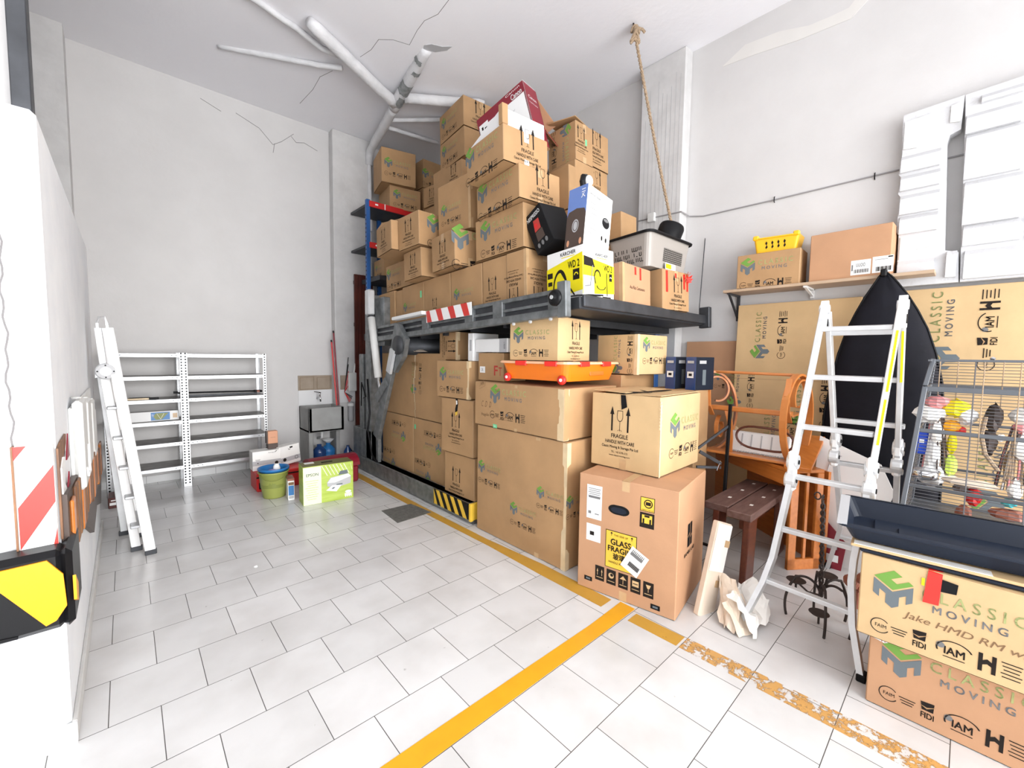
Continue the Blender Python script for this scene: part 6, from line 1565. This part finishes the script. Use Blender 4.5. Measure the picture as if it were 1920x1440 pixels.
# electric box and water filter at the pillar
b = MB(); b.box((2.35, 6.02, .96), (2.47, 6.10, 1.23), 'foam_wall', bev=.01); b.tube([(2.44, 6.05, 1.23), (2.46, 6.05, 1.36)], .01, 'white', 8)
o = b.build('electric_box'); tag(o, 'cream electrical box on the pillar behind the lift post', 'electrical box')
b = MB(); b.lathe([(0, 0), (.035, .01), (.04, .03), (.04, .22), (.045, .23), (.045, .27), (.02, .29), (0, .29)], 'label_grey', 18, T_((2.38, 6.03, .52))); b.lathe([(.0, .23), (.047, .23), (.047, .27), (.0, .27)], 'white', 18, T_((2.38, 6.03, .52)))
for k in range(5): b.tube([(2.36 + .01 * k, 6.02, .8 + .02 * k), (2.30, 6.05, .95), (2.36, 6.05, 1.05 + .1 * k)], .005, 'red' if k < 3 else 'black', 6)
o = b.build('water_filter'); tag(o, 'clear water filter with pipes hanging on the pillar beside the sink', 'filter')

# ------------------------------------------------------------------ floor clutter by the sink
b = MB(); b.box((0, 0, 0), (.479, .205, .385), 'lime', bev=.003); b.box((.002, .002, .380), (.477, .203, .386), 'lime_dark')
A = Art().rect(.085, .19, .165, .375, 'lime_pale').text('EPSON', .085, .30, .11, .028, 'ink_slate', .02, layer=1)
for k in range(9): A.rect(.08, .24 - k * .023, .12 - .02 * (k % 3), .004, 'lime', 1)
A.poly([(.22, .20), (.255, .245), (.43, .265), (.455, .235), (.45, .16), (.30, .135), (.225, .16)], 'label_grey', 1).poly([(.225, .195), (.26, .24), (.43, .262), (.452, .232), (.30, .19)], 'white', 2).poly([(.33, .262), (.35, .30), (.42, .305), (.425, .265)], 'ink_slate', 1)
A.poly([(.21, .12), (.27, .165), (.36, .155), (.31, .095)], 'white', 3).poly([(.26, .13), (.28, .145), (.30, .14), (.28, .125)], 'ink_slate', 4).rect(.34, .165, .06, .012, 'ink_slate', 2).disc(.425, .075, .03, 'white', 1, .5).rect(.425, .045, .07, .03, 'lime_pale', 1)
for k in range(4): A.rect(.40 + k * .018, .035, .008, .03, 'white', 2)
for k in range(9): A.poly([(.17 + k * .035, .375), (.178 + k * .035, .375), (.23 + k * .035, .27), (.222 + k * .035, .27)] if k < 7 else [(.45, .37), (.455, .37), (.47, .3), (.465, .3)], 'lime_pale')
place(b, A, lambda u, v, o_: (u, -o_, v))
b.box((.19, .09, .386), (.30, .12, .390), 'black', bev=.002); b.box((.04, .12, .386), (.13, .18, .388), 'label_white')
o = b.build('printer_box', None, T_((1.235, 4.344, 0)) @ RZ(-5.6)); tag(o, 'bright lime green printer box on the tiles, front of the sink group', 'box')
bk = empty('plastic_bucket', T_((1.10, 4.86, 0)), 'olive green plastic bucket holding a blue bucket', 'bucket')
b = MB(); b.lathe([(0, .004), (.095, .004), (.10, .0), (.105, .01), (.118, .10), (.122, .11), (.135, .255), (.145, .262), (.145, .275), (.132, .275), (.125, .25), (.1, .02), (0, .02)], 'olive', 32); b.build('bucket_body', bk, None, True)
b = MB()
vs = []; fs = []
for i in range(13):
    a = radians(200 + 100 * i / 12)
    for z, r_ in ((.115, .1245), (.15, .1275)): vs.append((r_ * cos(a), r_ * sin(a), z + (.03 if 4 < i < 8 and z > .12 else 0)))
fs = [(2 * i, 2 * i + 2, 2 * i + 3, 2 * i + 1) for i in range(12)]
b.add(vs, fs, 'olive_dark'); b.build('printed_band', bk)
b = MB(); b.tube([(.138 * cos(radians(190 + 130 * i / 12)), .138 * sin(radians(190 + 130 * i / 12)), .255 - .06 * sin(pi * i / 12)) for i in range(13)], .004, 'olive_dark', 6); b.build('handle', bk)
b = MB(); b.lathe([(0, .05), (.08, .05), (.128, .285), (.145, .29), (.148, .31), (.14, .312), (.125, .29), (.078, .06), (0, .06)], 'blue', 32); o = b.build('blue_bucket', None, T_((1.10, 4.86, 0)), True); tag(o, 'blue bucket nested inside the olive green bucket', 'bucket')
b = MB(); blob(b, (0, 0, 0), .05, 'purple', (1.3, 1, .6), 2); blob(b, (.05, .02, .03), .045, 'white', (.8, .6, 1.1), 5); o = b.build('cleaning_rag', None, T_((1.08, 4.85, .26)), True); tag(o, 'white and lilac rags inside the blue bucket', 'rag')
b = MB(); b.box((0, 0, 0), (.28, .16, .21), 'white_card', bev=.003); b.box((.0, -.001, .0), (.28, 0, .045), 'label_white')
A = Art().text('Remington', .19, .185, .07, .014, 'ink').poly([(.21, .20), (.225, .19), (.23, .20), (.245, .203), (.225, .185)], 'ink').rect(.14, .08, .28, .05, 'label_grey').disc(.235, .065, .018, 'ink', 1).disc(.05, .08, .006, 'ink', 1).rect(.05, .12, .05, .004, 'ink_grey').rect(.05, .11, .04, .004, 'ink_grey')
place(b, A, lambda u, v, o_: (u, -o_, v))
b.prism([(0, 0), (.22, 0), (.24, .03), (.02, .10)], .14, 'white_card', T_((.27, 0, 0)) @ Matrix(((1, 0, 0, 0), (0, 0, 1, 0), (0, 1, 0, 0), (0, 0, 0, 1)))) if False else None
o = b.build('appliance_box', None, T_((.985, 5.25, .20))); tag(o, 'white and grey appliance box lying above the bucket, left half', 'box')
b = MB(); b.box((0, 0, 0), (.24, .13, .215), 'white_card', bev=.003); place(b, Art().rect(.12, .06, .24, .05, 'label_grey').disc(.05, .06, .02, 'ink', 1).ring(.19, .06, .022, .008, 'ink_grey', 0, 360, 1).poly([(.10, .185), (.115, .17), (.14, .18), (.12, .165), (.11, .165)], 'ink').rect(.14, .19, .035, .018, 'black'), lambda u, v, o_: (u, -o_, v))
o = b.build('appliance_box', None, T_((1.265, 5.25, .21)) @ RY(-5) @ RZ(16)); tag(o, 'white and grey appliance box lying above the bucket, tilted right half', 'box')
b = MB(); b.box((0, 0, 0), (.50, .30, .20), 'red', bev=.01); b.box((-.002, -.003, .15), (.5, 0, .165), 'black'); b.box((.02, -.004, .03), (.06, 0, .10), 'black')
o = b.build('red_crate', None, T_((.99, 5.10, 0)) @ RZ(0)); tag(o, 'red crate on the floor behind the olive bucket', 'crate')
b = MB(); b.box((0, 0, 0), (.10, .08, .14), 'copper', bev=.003); b.box((0, 0, -.06), (.10, .08, 0), 'dark_brown', bev=.003); place(b, Art().text('CAMPANIA', .05, .07, .05, .008, 'ink_brown'), lambda u, v, o_: (u, -o_, v)); b.box((-.012, .0, 0), (0, .08, .14), 'dark_brown')
o = b.build('copper_box', None, T_((1.15, 5.30, .475))); tag(o, 'small copper coloured box standing on the appliance boxes', 'box')
tb = empty('red_toolbox', T_((1.72, 4.95, 0)) @ RZ(2), 'dark red rounded plastic chest behind the lime green box', 'chest')
b = MB(); b.box((-.26, -.15, 0), (.26, .15, .20), 'crimson', bev=.02); b.build('chest_body', tb)
b = MB(); n_ = 10; vs = []
for x in (-.27, .27):
    for i in range(n_ + 1):
        a = pi * i / n_; vs.append((x * (.97 if False else 1), -.16 * cos(a), .20 + .12 * sin(a)))
fs = [(i, i + 1, n_ + 2 + i, n_ + 1 + i) for i in range(n_)] + [tuple(range(n_ + 1))[::-1], tuple(n_ + 1 + i for i in range(n_ + 1)), (0, n_ + 1, 2 * n_ + 1, n_)]
b.add(vs, fs, 'crimson'); b.build('domed_lid', tb)
b = MB(); b.box((0, 0, 0), (.06, .16, .20), 'label_white', bev=.003); place(b, Art().rect(.03, .1, .05, .10, 'blue').rect(.03, .17, .05, .03, 'ink_brown').rect(.03, .03, .045, .03, 'label_grey'), lambda u, v, o_: (u, -o_, v)); b.box((0, 0, .2), (.06, .16, .22), 'rose_leaf')
o = b.build('small_carton', None, T_((1.205, 4.60, 0)) @ RZ(-8) if False else T_((1.17, 4.62, 0)) @ RZ(-8)); tag(o, 'slim white and blue packet between the bucket and lime green box', 'packet')
b = MB(); blob(b, (0, 0, .006), .012, 'white', (1, .7, .5), 1); o = b.build('white_scrap', None, T_((.62, 3.3, 0))); tag(o, 'tiny white scrap lying on the tiles in the open floor', 'scrap')
